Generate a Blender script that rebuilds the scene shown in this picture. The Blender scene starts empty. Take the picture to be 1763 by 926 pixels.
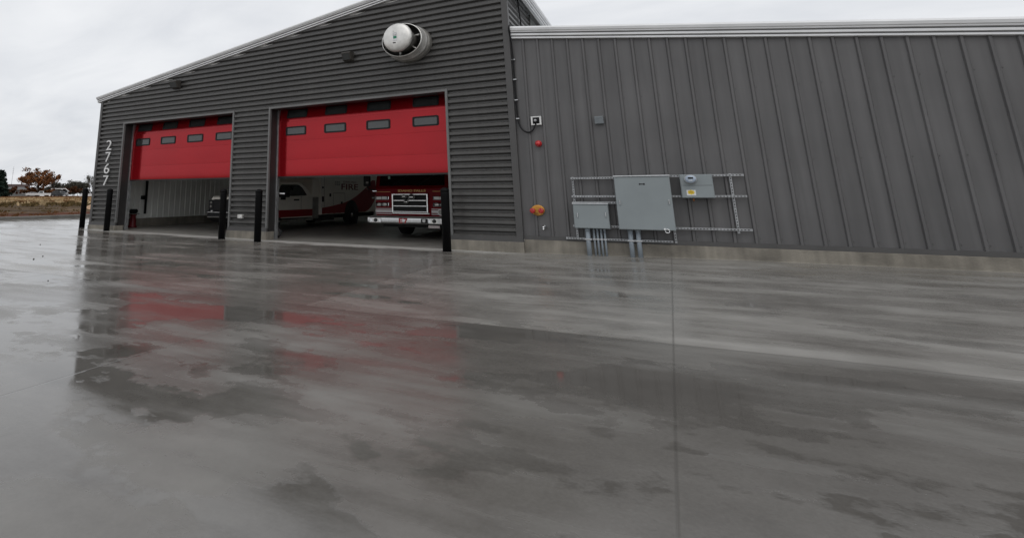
import bpy, bmesh, math, random
from mathutils import Vector, Matrix, noise
R = math.radians
random.seed(7)
S = bpy.context.scene
COL = S.collection

# ------------------------------------------------------------------ materials
MATS = {}
def nt(name):
    m = bpy.data.materials.new(name); m.use_nodes = True
    return m, m.node_tree.nodes, m.node_tree.links, m.node_tree.nodes['Principled BSDF']

def mat(name, col, rough=.5, metal=0., coat=0., spec=.5, var=.12, scale=3., bump=0., bscale=40., rvar=0., emis=None, streak=0.):
    """painted / moulded surface with soft procedural unevenness"""
    if name in MATS: return MATS[name]
    m, N, L, b = nt(name)
    tc = N.new('ShaderNodeTexCoord')
    n = N.new('ShaderNodeTexNoise'); n.inputs['Scale'].default_value = scale; n.inputs['Detail'].default_value = 6
    L.new(tc.outputs['Object'], n.inputs['Vector'])
    r = N.new('ShaderNodeMapRange'); r.inputs[1].default_value = .3; r.inputs[2].default_value = .7
    r.inputs[3].default_value = 1 - var; r.inputs[4].default_value = 1 + var
    L.new(n.outputs['Fac'], r.inputs[0])
    mx = N.new('ShaderNodeVectorMath'); mx.operation = 'SCALE'; mx.inputs[0].default_value = col
    fac = r.outputs[0]
    if streak:      # rain streaks and dust running down the sheet
        mp = N.new('ShaderNodeMapping'); mp.inputs['Scale'].default_value = (7., 7., .35); L.new(tc.outputs['Object'], mp.inputs['Vector'])
        ns = N.new('ShaderNodeTexNoise'); ns.inputs['Scale'].default_value = 1.2; ns.inputs['Detail'].default_value = 6; L.new(mp.outputs[0], ns.inputs['Vector'])
        rs = N.new('ShaderNodeMapRange'); rs.inputs[1].default_value = .3; rs.inputs[2].default_value = .7; rs.inputs[3].default_value = 1-streak; rs.inputs[4].default_value = 1+streak
        L.new(ns.outputs['Fac'], rs.inputs[0]); mm = N.new('ShaderNodeMath'); mm.operation = 'MULTIPLY'; L.new(r.outputs[0], mm.inputs[0]); L.new(rs.outputs[0], mm.inputs[1]); fac = mm.outputs[0]
    L.new(fac, mx.inputs['Scale']); L.new(mx.outputs[0], b.inputs['Base Color'])
    b.inputs['Roughness'].default_value = rough; b.inputs['Metallic'].default_value = metal
    b.inputs['Coat Weight'].default_value = coat; b.inputs['Coat Roughness'].default_value = .06
    b.inputs['Specular IOR Level'].default_value = spec
    if rvar:
        r2 = N.new('ShaderNodeMapRange'); r2.inputs[1].default_value = .3; r2.inputs[2].default_value = .7
        r2.inputs[3].default_value = max(.02, rough - rvar); r2.inputs[4].default_value = rough + rvar
        L.new(n.outputs['Fac'], r2.inputs[0]); L.new(r2.outputs[0], b.inputs['Roughness'])
    if bump:
        n2 = N.new('ShaderNodeTexNoise'); n2.inputs['Scale'].default_value = bscale; n2.inputs['Detail'].default_value = 4
        L.new(tc.outputs['Object'], n2.inputs['Vector'])
        bp = N.new('ShaderNodeBump'); bp.inputs['Strength'].default_value = bump; bp.inputs['Distance'].default_value = .02
        L.new(n2.outputs['Fac'], bp.inputs['Height']); L.new(bp.outputs[0], b.inputs['Normal'])
    if emis: 
        b.inputs['Emission Color'].default_value = (*emis, 1); b.inputs['Emission Strength'].default_value = 1
    MATS[name] = m
    return m

SIDING = mat('charcoal_siding_paint', (.078, .076, .073), .36, var=.10, scale=.7, rvar=.06, streak=.10)
WINGPAINT = mat('grey_panel_paint', (.108, .106, .107), .42, var=.12, scale=.9, bump=.03, bscale=3, rvar=.06, streak=.14)
TRIMD = mat('dark_trim_paint', (.075, .073, .072), .45, var=.1)
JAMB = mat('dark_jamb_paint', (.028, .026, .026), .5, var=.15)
TRIML = mat('pale_trim_edge', (.15, .15, .148), .45, var=.1)
GALV = mat('galvanised_steel', (.52, .53, .54), .38, .75, var=.2, scale=9, rvar=.1)
FASCIA = mat('off_white_metal_trim', (.84, .85, .86), .34, 0., var=.07, scale=2, rvar=.08)
FASCIAD = mat('trim_groove_grey', (.16, .165, .17), .45, 0., var=.1)
CONCB = mat('stem_wall_concrete', (.205, .188, .158), .8, streak=.16, var=.28, scale=2.6, bump=.35, bscale=30)
RED = mat('gloss_red_door', (.35, .006, .012), .13, .55, coat=.12, var=.05, scale=1.2, spec=.5)
REDSEAL = mat('black_rubber', (.014, .014, .014), .6, var=.2)
GLASSD = mat('door_window_pane', (.05, .054, .054), .06, .28, var=.1, spec=.9)
BLACKP = mat('black_plastic', (.007, .007, .008), .5, spec=.3, var=.2, scale=5)
BOLL = mat('black_bollard_sleeve', (.0045, .0045, .005), .55, spec=.12, var=.25, scale=4, bump=.05)
WHITE = mat('white_paint', (.74, .74, .73), .35, var=.06)
CABGREY = mat('cabinet_grey_enamel', (.250, .282, .292), .38, var=.06, scale=2, rvar=.05)
PVC = mat('grey_conduit', (.26, .30, .335), .45, var=.12, scale=6)
BUMPER = mat('bumper_steel', (.46, .46, .46), .2, 1., var=.12, scale=6, rvar=.06)
CHROME = mat('chrome', (.72, .73, .74), .12, 1., var=.06)
ALU = mat('spun_aluminium', (.72, .71, .68), .36, .55, var=.16, scale=7, rvar=.1)
ALUD = mat('weathered_aluminium', (.30, .29, .27), .48, .6, var=.25, scale=8)
DARKIN = mat('dark_interior', (.012, .012, .012), .7, var=.2)
GLASSV = mat('vehicle_glass', (.008, .010, .010), .05, var=.1, spec=.7)
TYRE = mat('tyre_rubber', (.010, .010, .010), .75, var=.2)
AMBW = mat('ambulance_white', (.80, .775, .69), .25, coat=.5, var=.04)
AMBR = mat('ambulance_red_stripe', (.24, .006, .010), .3, coat=.4, var=.05)
ENGR = mat('engine_red_paint', (.17, .003, .007), .3, spec=.08, coat=0., var=.06)
WSTRIPE = mat('reflective_white_stripe', (.70, .68, .68), .4, var=.05)
GOLD = mat('gold_leaf', (.80, .50, .14), .4, 0., var=.1)
FIRERED = mat('dull_red_letter', (.13, .012, .012), .5, var=.05)
LETRED = mat('bright_red_letter', (.42, .010, .014), .4, var=.05)
LAMP = mat('lamp_lens', (.78, .79, .78), .1, var=.05, spec=.8)
LINER = mat('white_liner_panel', (.83, .84, .81), .5, var=.08, scale=1.5)
CEIL = mat('white_ceiling_liner', (.82, .82, .80), .8, var=.2)
ORANGE = mat('brass_yellow_plate', (.56, .27, .045), .4, .25, var=.15, scale=12)
CAPRED = mat('red_cap', (.42, .012, .014), .3, coat=.4, var=.1)
ALARM = mat('alarm_red', (.52, .012, .016), .22, coat=.5, var=.05)
YELLOW = mat('yellow_sticker', (.72, .52, .03), .5, var=.1, scale=30)
STICKW = mat('white_sticker', (.72, .73, .75), .5, var=.08)
STICKG = mat('green_sticker', (.02, .22, .12), .5, var=.1)
VENTG = mat('blue_grey_vent', (.185, .205, .218), .45, var=.1)
BLUEG = mat('meter_face', (.36, .43, .52), .15, var=.15, scale=20)
PLATEM = mat('licence_plate', (.60, .52, .52), .45, var=.2, scale=30)
KERB = mat('kerb_concrete', (.165, .158, .145), .8, spec=.2, var=.22, scale=2, bump=.3)
PEB = mat('pebble', (.06, .055, .05), .7, var=.3)
CLERE, _N, _L, _b = nt('translucent_clerestory_panel')
_t = _N.new('ShaderNodeBsdfTranslucent'); _t.inputs['Color'].default_value = (.86, .90, .89, 1)
_b.inputs['Base Color'].default_value = (.84, .88, .87, 1); _b.inputs['Roughness'].default_value = .2
_m = _N.new('ShaderNodeMixShader'); _m.inputs[0].default_value = .62
_L.new(_b.outputs[0], _m.inputs[1]); _L.new(_t.outputs[0], _m.inputs[2]); _L.new(_m.outputs[0], _N['Material Output'].inputs['Surface'])
REDST = mat('red_stand_paint', (.13, .005, .009), .45, var=.15)

# ------------------------------------------------------------------ mesh helpers
class MB:
    def __init__(s): s.bm = bmesh.new(); s.mats = []
    def mi(s, m):
        if m not in s.mats: s.mats.append(m)
        return s.mats.index(m)
    def face(s, pts, m):
        f = s.bm.faces.new([s.bm.verts.new(p) for p in pts]); f.material_index = s.mi(m); return f
    def box(s, x0, x1, y0, y1, z0, z1, m, bev=0.):
        i = s.mi(m)
        v = [s.bm.verts.new(p) for p in [(x0,y0,z0),(x1,y0,z0),(x1,y1,z0),(x0,y1,z0),(x0,y0,z1),(x1,y0,z1),(x1,y1,z1),(x0,y1,z1)]]
        fs = [s.bm.faces.new([v[k] for k in q]) for q in [(0,3,2,1),(4,5,6,7),(0,1,5,4),(1,2,6,5),(2,3,7,6),(3,0,4,7)]]
        for f in fs: f.material_index = i
        if bev:
            es = list({e for f in fs for e in f.edges})
            r = bmesh.ops.bevel(s.bm, geom=es, offset=bev, segments=2, affect='EDGES', profile=.5)
            for f in r['faces']: f.material_index = i
    def prism(s, poly, axis, a, b, m, bev=0.):
        """poly in the plane normal to axis; 'x': (y,z)  'y': (x,z)  'z': (x,y)"""
        i = s.mi(m)
        def P(p, t):
            return {'x': (t, p[0], p[1]), 'y': (p[0], t, p[1]), 'z': (p[0], p[1], t)}[axis]
        A = [s.bm.verts.new(P(p, a)) for p in poly]; B = [s.bm.verts.new(P(p, b)) for p in poly]
        n = len(poly); fs = [s.bm.faces.new(A), s.bm.faces.new(B[::-1])]
        for k in range(n): fs.append(s.bm.faces.new([A[k], B[k], B[(k+1) % n], A[(k+1) % n]]))
        for f in fs: f.material_index = i
        if bev:
            es = list({e for f in fs for e in f.edges})
            r = bmesh.ops.bevel(s.bm, geom=es, offset=bev, segments=2, affect='EDGES', profile=.5)
            for f in r['faces']: f.material_index = i
    def lathe(s, c, prof, m, axis='z', n=32, sx=1., sz=1., smooth=True, cap=True):
        """prof: (radius, t) along axis. for axis y, sx / sz make the section oval"""
        i = s.mi(m); rings = []
        for r, t in prof:
            ring = []
            for k in range(n):
                a = 2*math.pi*k/n; u, w = r*math.cos(a)*sx, r*math.sin(a)*sz
                p = {'z': (c[0]+u, c[1]+w, c[2]+t), 'y': (c[0]+u, c[1]+t, c[2]+w), 'x': (c[0]+t, c[1]+u, c[2]+w)}[axis]
                ring.append(s.bm.verts.new(p))
            rings.append(ring)
        for A, B in zip(rings, rings[1:]):
            for k in range(n):
                f = s.bm.faces.new([A[k], A[(k+1) % n], B[(k+1) % n], B[k]]); f.material_index = i; f.smooth = smooth
        if cap:
            for ring in (rings[0], rings[-1]):
                f = s.bm.faces.new(ring); f.material_index = i
    def tube(s, pts, r, m, n=8, r1=None, cap=True):
        i = s.mi(m); pts = [Vector(p) for p in pts]; rings = []
        for k, p in enumerate(pts):
            d = (pts[min(k+1, len(pts)-1)] - pts[max(k-1, 0)])
            d = d.normalized() if d.length > 1e-9 else Vector((0,0,1))
            u = d.cross(Vector((0,0,1)));
            if u.length < 1e-3: u = d.cross(Vector((1,0,0)))
            u.normalize(); w = d.cross(u)
            rr = r if r1 is None else r + (r1-r)*k/max(1, len(pts)-1)
            rings.append([s.bm.verts.new(p + (u*math.cos(2*math.pi*j/n) + w*math.sin(2*math.pi*j/n))*rr) for j in range(n)])
        for A, B in zip(rings, rings[1:]):
            for k in range(n):
                f = s.bm.faces.new([A[k], A[(k+1) % n], B[(k+1) % n], B[k]]); f.material_index = i; f.smooth = True
        if cap:
            for ring in (rings[0], rings[-1]):
                f = s.bm.faces.new(ring); f.material_index = i
    def ball(s, c, rx, ry, rz, m, seg=16, half=False):
        i = s.mi(m); g = bmesh.ops.create_uvsphere(s.bm, u_segments=seg, v_segments=seg//2, radius=1.)
        for v in g['verts']: v.co = Vector((c[0]+v.co.x*rx, c[1]+v.co.y*ry, c[2]+v.co.z*rz))
        for f in {f for v in g['verts'] for f in v.link_faces}: f.material_index = i; f.smooth = True
    def build(s, name, parent=None, org=None, recalc=True):
        if recalc: bmesh.ops.recalc_face_normals(s.bm, faces=s.bm.faces)
        o0 = Vector(org) if org is not None else Vector((0, 0, 0))
        if parent is not None and org is None: o0 = Vector(parent.get('_o', (0, 0, 0)))
        if o0.length: bmesh.ops.translate(s.bm, verts=s.bm.verts, vec=-o0)
        me = bpy.data.meshes.new(name); s.bm.to_mesh(me); s.bm.free()
        for m in s.mats: me.materials.append(m)
        o = bpy.data.objects.new(name, me); COL.objects.link(o)
        if parent is not None:
            po = Vector(parent.get('_o', (0, 0, 0)))
            o.parent = parent; o.location = o0 - po
        else: o.location = o0
        o['_o'] = tuple(o0)
        return o

def tag(o, label=None, cat=None, group=None, kind=None):
    if label: o['label'] = label
    if cat: o['category'] = cat
    if group: o['group'] = group
    if kind: o['kind'] = kind
    return o
def thing(name, label, cat, loc=(0, 0, 0), group=None):
    o = bpy.data.objects.new(name, None); COL.objects.link(o); o.location = loc; o['_o'] = tuple(loc)
    o.empty_display_size = .2
    return tag(o, label, cat, group)
def copy_tree(src, parent=None):
    c = src.copy(); COL.objects.link(c)
    if parent is not None: c.parent = parent
    for ch in [o for o in COL.objects if o.parent == src]: copy_tree(ch, c)
    return c
DG = None
def text_mesh(mb, s, m, c, w, h, depth=.004, face='-y', bold=0.):
    """letters of string s as solid faces centred on c, fitted to w x h. face '-y' (front) or '+x' (side)"""
    cu = bpy.data.curves.new('t', 'FONT'); cu.body = s; cu.extrude = .02; cu.offset = bold; cu.resolution_u = 4
    o = bpy.data.objects.new('t', cu); COL.objects.link(o)
    dg = bpy.context.evaluated_depsgraph_get(); dg.update()
    me = bpy.data.meshes.new_from_object(o.evaluated_get(dg))
    xs = [v.co.x for v in me.vertices]; ys = [v.co.y for v in me.vertices]
    cx, cy = (min(xs)+max(xs))/2, (min(ys)+max(ys))/2
    kx, ky = w/(max(xs)-min(xs)), h/(max(ys)-min(ys)); i = mb.mi(m)
    vs = []
    for v in me.vertices:
        u, t, d = (v.co.x-cx)*kx, (v.co.y-cy)*ky, v.co.z/.02*depth/2
        vs.append(mb.bm.verts.new((c[0]+u, c[1]-d, c[2]+t) if face == '-y' else (c[0]+d, c[1]+u, c[2]+t)))
    for p in me.polygons:
        try: f = mb.bm.faces.new([vs[k] for k in p.vertices]); f.material_index = i
        except ValueError: pass
    bpy.data.objects.remove(o); bpy.data.curves.remove(cu); bpy.data.meshes.remove(me)

# ------------------------------------------------------------------ camera
CAMP = Vector((2.7384, -11.8501, 1.1525)); YAW, PITCH, ROLL, FPX = -.5287, .2240, -.0013, 924.23
cam = bpy.data.cameras.new('camera'); co = bpy.data.objects.new('camera', cam); COL.objects.link(co)
fw = Vector((math.sin(YAW)*math.cos(PITCH), math.cos(YAW)*math.cos(PITCH), math.sin(PITCH)))
rt = Vector((math.cos(YAW), -math.sin(YAW), 0)); up = rt.cross(fw)
r2 = rt*math.cos(ROLL) + up*math.sin(ROLL); u2 = -rt*math.sin(ROLL) + up*math.cos(ROLL)
co.matrix_world = Matrix(((r2.x, u2.x, -fw.x, CAMP.x), (r2.y, u2.y, -fw.y, CAMP.y), (r2.z, u2.z, -fw.z, CAMP.z), (0, 0, 0, 1)))
cam.sensor_fit = 'HORIZONTAL'; cam.sensor_width = 36.; cam.lens = FPX/1763*36.
cam.shift_x = (881.5-600)/1763; cam.shift_y = -(463-126.58)/1763
cam.clip_start = .05; cam.clip_end = 3000
S.camera = co

# ------------------------------------------------------------------ sky and light
SUN_EL, SUN_AZ = 52, 150          # degrees; azimuth measured clockwise from +Y
w = bpy.data.worlds.new('World'); S.world = w; w.use_nodes = True
N, L = w.node_tree.nodes, w.node_tree.links
bg = N['Background']; bg.inputs['Strength'].default_value = .1
sky = N.new('ShaderNodeTexSky'); sky.sky_type = 'NISHITA'; sky.sun_disc = False
sky.sun_elevation = R(SUN_EL); sky.sun_rotation = R(SUN_AZ); sky.dust_density = 4
tc = N.new('ShaderNodeTexCoord')
sep = N.new('ShaderNodeSeparateXYZ'); L.new(tc.outputs['Generated'], sep.inputs[0])
# project the view direction on a flat cloud deck so the streaks stretch towards the horizon
mxz = N.new('ShaderNodeMath'); mxz.operation = 'MAXIMUM'; mxz.inputs[1].default_value = .0; L.new(sep.outputs['Z'], mxz.inputs[0])
adz = N.new('ShaderNodeMath'); adz.operation = 'ADD'; adz.inputs[1].default_value = .22; L.new(mxz.outputs[0], adz.inputs[0])
dv = N.new('ShaderNodeVectorMath'); dv.operation = 'DIVIDE'
cmb = N.new('ShaderNodeCombineXYZ')
for k in ('X', 'Y', 'Z'): L.new(adz.outputs[0], cmb.inputs[k])
L.new(tc.outputs['Generated'], dv.inputs[0]); L.new(cmb.outputs[0], dv.inputs[1])
mp = N.new('ShaderNodeMapping'); mp.inputs['Scale'].default_value = (1., 1.8, .4); mp.inputs['Rotation'].default_value = (0, 0, R(25))
L.new(dv.outputs[0], mp.inputs['Vector'])
cn = N.new('ShaderNodeTexNoise'); cn.inputs['Scale'].default_value = 1.5; cn.inputs['Detail'].default_value = 7; cn.inputs['Roughness'].default_value = .52
cn.inputs['Distortion'].default_value = .35
L.new(mp.outputs[0], cn.inputs['Vector'])
cr = N.new('ShaderNodeValToRGB')
cr.color_ramp.elements[0].position = .30; cr.color_ramp.elements[0].color = (.655, .675, .71, 1)
cr.color_ramp.elements[1].position = .72; cr.color_ramp.elements[1].color = (.835, .845, .862, 1)
L.new(cn.outputs['Fac'], cr.inputs[0])
sc = N.new('ShaderNodeVectorMath'); sc.operation = 'SCALE'; sc.inputs['Scale'].default_value = 11.2
L.new(cr.outputs[0], sc.inputs[0])
mix = N.new('ShaderNodeMix'); mix.data_type = 'RGBA'; mix.inputs['Factor'].default_value = .93
L.new(sky.outputs[0], mix.inputs['A']); L.new(sc.outputs[0], mix.inputs['B'])
L.new(mix.outputs['Result'], bg.inputs['Color'])
sl = bpy.data.lights.new('sun', 'SUN'); sl.energy = .5; sl.angle = R(50); sl.color = (1, .97, .93)
so = bpy.data.objects.new('sun', sl); COL.objects.link(so)
sd = Vector((math.sin(R(SUN_AZ))*math.cos(R(SUN_EL)), math.cos(R(SUN_AZ))*math.cos(R(SUN_EL)), math.sin(R(SUN_EL))))
so.rotation_euler = sd.to_track_quat('Z', 'Y').to_euler(); so.location = (10, -20, 30)
S.view_settings.view_transform = 'Standard'; S.view_settings.look = 'None'
S.view_settings.exposure = 0; S.view_settings.gamma = 1; S.view_settings.use_curve_mapping = False
S.cycles.max_bounces = 12; S.cycles.diffuse_bounces = 8; S.cycles.use_denoising = True

# ------------------------------------------------------------------ key dimensions
XL, A1, B1, A2, B2 = -14.36, -12.99, -8.134, -6.734, -1.56
ZH, ZC, PIT, Z0 = 3.5405, .21, .1493, .4133
GX = [(-60, .17), (-22, .16), (-14.4, .10), (-13, .065), (-8.1, .02), (-6.7, 0), (0, 0), (3.6, .055), (9, .07), (60, .07)]
def gz(x):
    for (a, za), (b, zb) in zip(GX, GX[1:]):
        if x <= b: return za + (zb-za)*max(0, (x-a))/(b-a)
    return GX[-1][1]
RIDGE = -2.0
def roofz(x):    # underside of the rake trim over the front wall
    return 4.43 + .1456*(x+14.22) if x <= RIDGE else 4.43 + .1456*(RIDGE+14.22) - .142*(x-RIDGE)

# ------------------------------------------------------------------ ground materials
def wet_concrete(name, indoor=False):
    m, N, L, b = nt(name)
    tc = N.new('ShaderNodeTexCoord'); sp = N.new('ShaderNodeSeparateXYZ'); L.new(tc.outputs['Object'], sp.inputs[0])
    def math_(op, a, bb=None, c=None):
        n = N.new('ShaderNodeMath'); n.operation = op
        for k, v in enumerate((a, bb, c)):
            if v is None: continue
            if isinstance(v, (int, float)): n.inputs[k].default_value = v
            else: L.new(v, n.inputs[k])
        return n.outputs[0]
    def noise_(scale, det=6, sc=(1, 1, 1), rough=.55, rot=0):
        mp = N.new('ShaderNodeMapping'); mp.inputs['Scale'].default_value = sc; mp.inputs['Rotation'].default_value = (0, 0, rot); L.new(tc.outputs['Object'], mp.inputs['Vector'])
        n = N.new('ShaderNodeTexNoise'); n.inputs['Scale'].default_value = scale; n.inputs['Detail'].default_value = det; n.inputs['Roughness'].default_value = rough
        L.new(mp.outputs[0], n.inputs['Vector']); return n.outputs['Fac']
    def rng(v, a, b_, c, d):
        n = N.new('ShaderNodeMapRange'); n.inputs[1].default_value = a; n.inputs[2].default_value = b_; n.inputs[3].default_value = c; n.inputs[4].default_value = d
        L.new(v, n.inputs[0]); return n.outputs[0]
    big = noise_(.42, 5); mid = noise_(1.3, 7, (.8, 1.25, 1), .6, .1); fine = noise_(55, 6, (1, 1, 1), .7); grain = noise_(7, 8, (1, 1, 1), .65)
    streak = noise_(1.7, 6, (.32, 1.5, 1), .58, .16)
    x, y = sp.outputs['X'], sp.outputs['Y']
    # dry bands in the shelter of the wall and patchily elsewhere
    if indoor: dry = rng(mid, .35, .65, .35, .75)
    else:
        yy = math_('ADD', y, math_('MULTIPLY', math_('SUBTRACT', mid, .5), 1.3))
        band = math_('MULTIPLY', rng(yy, -.72, -.30, 0, 1), math_('MULTIPLY', rng(x, -14.2, -13.8, 0, 1), rng(x, -.8, .4, 1, .25)))
        patch = rng(math_('ADD', math_('MULTIPLY', big, .6), math_('MULTIPLY', streak, .5)), .52, .74, 0, .42)
        rs = math_('MULTIPLY', rng(x, -.85, -.80, 0, 1), rng(y, -6.74, -6.70, 0, 1))
        dry = math_('MAXIMUM', band, math_('ADD', patch, math_('MULTIPLY', rs, rng(mid, .3, .7, .0, .26))))
    tone = math_('ADD', math_('MULTIPLY', mid, .34), math_('ADD', math_('MULTIPLY', big, .24), math_('ADD', math_('MULTIPLY', grain, .2), math_('MULTIPLY', fine, .22))))
    ramp = N.new('ShaderNodeValToRGB')
    ramp.color_ramp.elements[0].position = .34; ramp.color_ramp.elements[0].color = (.105, .096, .085, 1)
    ramp.color_ramp.elements[1].position = .66; ramp.color_ramp.elements[1].color = (.215, .203, .185, 1)
    L.new(tone, ramp.inputs[0])
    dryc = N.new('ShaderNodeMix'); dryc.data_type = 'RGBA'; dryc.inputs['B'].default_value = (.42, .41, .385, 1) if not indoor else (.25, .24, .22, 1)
    L.new(dry, dryc.inputs['Factor']); L.new(ramp.outputs[0], dryc.inputs['A'])
    col = dryc.outputs['Result']
    if not indoor:      # the road-side slab holds more water and is darker
        dk = N.new('ShaderNodeVectorMath'); dk.operation = 'SCALE'; L.new(col, dk.inputs[0])
        L.new(rng(y, -6.74, -6.70, .78, 1), dk.inputs['Scale']); col = dk.outputs[0]
    # saw-cut joints between the slabs
    if not indoor:
        j = None
        for ax, ps in ((x, (-20.1, -15.1, -10.2, -5.55, -.82, 2.63, 6.1, 9.6, 13)), (y, (-20, -15, -10.8, -6.72, -2.55))):
            for p in ps:
                if p == -2.55: d = math_('ADD', math_('ABSOLUTE', math_('SUBTRACT', ax, p)), math_('MULTIPLY', math_('GREATER_THAN', x, -5.5), 1.))
                elif p in (2.63, 6.1, -.82): d = math_('ABSOLUTE', math_('SUBTRACT', ax, p))
                else: d = math_('ABSOLUTE', math_('SUBTRACT', ax, p))
                e = rng(d, .003, .010, 1, 0); j = e if j is None else math_('MAXIMUM', j, e)
        jc = N.new('ShaderNodeMix'); jc.data_type = 'RGBA'; jc.inputs['B'].default_value = (.075, .07, .062, 1)
        L.new(math_('MULTIPLY', j, .55), jc.inputs['Factor']); L.new(col, jc.inputs['A']); col = jc.outputs['Result']
    L.new(col, b.inputs['Base Color'])
    near = rng(y, -6.74, -6.70, -.9, 0)               # the slab nearest the road is trowelled smoother
    left = rng(x, -9, -3, 1, 0)
    wetr = math_('ADD', rng(streak, .3, .7, .12, .27), math_('MULTIPLY', near, -.05))
    wetr = math_('ADD', wetr, math_('MULTIPLY', left, -.085))
    rough = math_('MAXIMUM', math_('ADD', math_('MULTIPLY', dry, .42), wetr), .04)
    if not indoor:      # shallow puddles lie mirror flat
        pud = rng(math_('ADD', math_('MULTIPLY', noise_(.8, 4, (.8, 1.4, 1)), .8), math_('ADD', math_('MULTIPLY', grain, .2), rng(y, -6.74, -6.70, .075, 0))), .575, .60, 0, 1)
        pud = math_('MULTIPLY', pud, rng(dry, .0, .5, 1, 0))
        rough = math_('ADD', math_('MULTIPLY', rough, math_('SUBTRACT', 1, math_('MULTIPLY', pud, .75))), .0)
        dk2 = N.new('ShaderNodeVectorMath'); dk2.operation = 'SCALE'; L.new(col, dk2.inputs[0]); L.new(rng(pud, 0, 1, 1, .82), dk2.inputs['Scale']); L.new(dk2.outputs[0], b.inputs['Base Color'])
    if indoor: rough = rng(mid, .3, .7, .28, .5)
    L.new(rough, b.inputs['Roughness'])
    b.inputs['Specular IOR Level'].default_value = .50
    bp = N.new('ShaderNodeBump'); bp.inputs['Strength'].default_value = .10 if not indoor else .08; bp.inputs['Distance'].default_value = .012
    hh = math_('ADD', math_('MULTIPLY', grain, .5), math_('MULTIPLY', fine, .25))
    if not indoor: hh = math_('MULTIPLY', hh, math_('SUBTRACT', 1, math_('MULTIPLY', pud, .9)))
    if not indoor: hh = math_('SUBTRACT', hh, math_('MULTIPLY', j, 1.5))
    L.new(hh, bp.inputs['Height']); L.new(bp.outputs[0], b.inputs['Normal'])
    return m

def sheet(name, xs, ys, zf, m, uv=False):
    mb = MB(); i = mb.mi(m)
    V = [[mb.bm.verts.new((x, y, zf(x, y))) for y in ys] for x in xs]
    for a in range(len(xs)-1):
        for c in range(len(ys)-1):
            f = mb.bm.faces.new([V[a][c], V[a+1][c], V[a+1][c+1], V[a][c+1]]); f.material_index = i; f.smooth = True
    return mb.build(name, recalc=False)
xs = sorted({x for x, _ in GX} | {-30, -25, -18, -10, 1.8, 6, 14, 30})
xs = [x for x in xs if -22 <= x <= 60]
tag(sheet('concrete_apron', xs, [-60, -30, -20, -14, -10, -8, -6, -4, -2, -1, 0, .02], lambda x, y: gz(x), wet_concrete('wet_concrete')), kind='structure')
tag(sheet('concrete_strip', [-22, -18, XL-.02], [.02, 5, 20, 60], lambda x, y: gz(x), MATS.get('x') or bpy.data.materials['wet_concrete']), kind='structure')
tag(sheet('garage_floor', [x for x in xs if -14.36 < x < 0] + [-.02] if False else [-14.3, -13, -8.1, -6.7, -.02], [.02, 1, 4, 8, 15], lambda x, y: gz(x)+.0, wet_concrete('garage_concrete', True)), kind='structure')

# field beyond the kerb
def fieldz(d):
    P = [(0, .24), (28, .24), (55, .40), (90, .68), (130, .98), (180, 1.16), (260, 1.3), (900, 1.6)]
    for (a, za), (b, zb) in zip(P, P[1:]):
        if d <= b: return za + (zb-za)*(d-a)/(b-a)
    return P[-1][1]
def field_material():
    m, N, L, b = nt('dirt_and_dry_grass')
    tc = N.new('ShaderNodeTexCoord')
    sub = N.new('ShaderNodeVectorMath'); sub.operation = 'DISTANCE'; sub.inputs[1].default_value = (2.7, -11.85, 0.6)
    L.new(tc.outputs['Object'], sub.inputs[0])
    def noise_(s, sc=(1, 1, 1), det=6):
        mp = N.new('ShaderNodeMapping'); mp.inputs['Scale'].default_value = sc; L.new(tc.outputs['Object'], mp.inputs['Vector'])
        n = N.new('ShaderNodeTexNoise'); n.inputs['Scale'].default_value = s; n.inputs['Detail'].default_value = det; L.new(mp.outputs[0], n.inputs['Vector']); return n.outputs['Fac']
    n1 = noise_(.12); n2 = noise_(.35, (1, 1, 1), 8)
    ad = N.new('ShaderNodeMath'); ad.operation = 'MULTIPLY_ADD'; ad.inputs[1].default_value = 34; L.new(n1, ad.inputs[0]); L.new(sub.outputs['Value'], ad.inputs[2])
    mr = N.new('ShaderNodeMapRange'); mr.inputs[1].default_value = 36; mr.inputs[2].default_value = 172; L.new(ad.outputs[0], mr.inputs[0])
    cr = N.new('ShaderNodeValToRGB'); e = cr.color_ramp.elements
    e[0].position = 0; e[0].color = (.060, .036, .020, 1)
    e[1].position = 1; e[1].color = (.16, .09, .045, 1)
    for p, c in ((.08, (.085, .028, .016, 1)), (.14, (.105, .072, .044, 1)), (.20, (.066, .042, .023, 1)), (.27, (.098, .068, .042, 1)), (.33, (.070, .050, .018, 1)), (.40, (.30, .21, .115, 1)), (.55, (.36, .26, .15, 1)), (.68, (.26, .17, .09, 1)), (.80, (.20, .12, .06, 1))):
        q = e.new(p); q.color = c
    L.new(mr.outputs[0], cr.inputs[0])
    r = N.new('ShaderNodeMapRange'); r.inputs[1].default_value = .3; r.inputs[2].default_value = .7; r.inputs[3].default_value = .45; r.inputs[4].default_value = 1.6; L.new(n2, r.inputs[0])
    s = N.new('ShaderNodeVectorMath'); s.operation = 'SCALE'; L.new(cr.outputs[0], s.inputs[0]); L.new(r.outputs[0], s.inputs['Scale'])
    L.new(s.outputs[0], b.inputs['Base Color']); b.inputs['Roughness'].default_value = .9; b.inputs['Specular IOR Level'].default_value = .04
    bp = N.new('ShaderNodeBump'); bp.inputs['Strength'].default_value = .8; bp.inputs['Distance'].default_value = .15; L.new(n2, bp.inputs['Height']); L.new(bp.outputs[0], b.inputs['Normal'])
    return m
FIELD = field_material()
mb = MB(); i = mb.mi(FIELD)
ys = [-700, -300, -120, -60, -30, -15, -5, 0, 4, 8, 12, 16, 20, 26, 34, 44, 56, 70, 90, 120, 160, 220, 300, 450, 700]
xf = [-22.2, -24, -26, -28, -31, -35, -40, -46, -54, -64, -76, -90, -110, -130, -155, -190, -240, -320, -500, -900]
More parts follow.
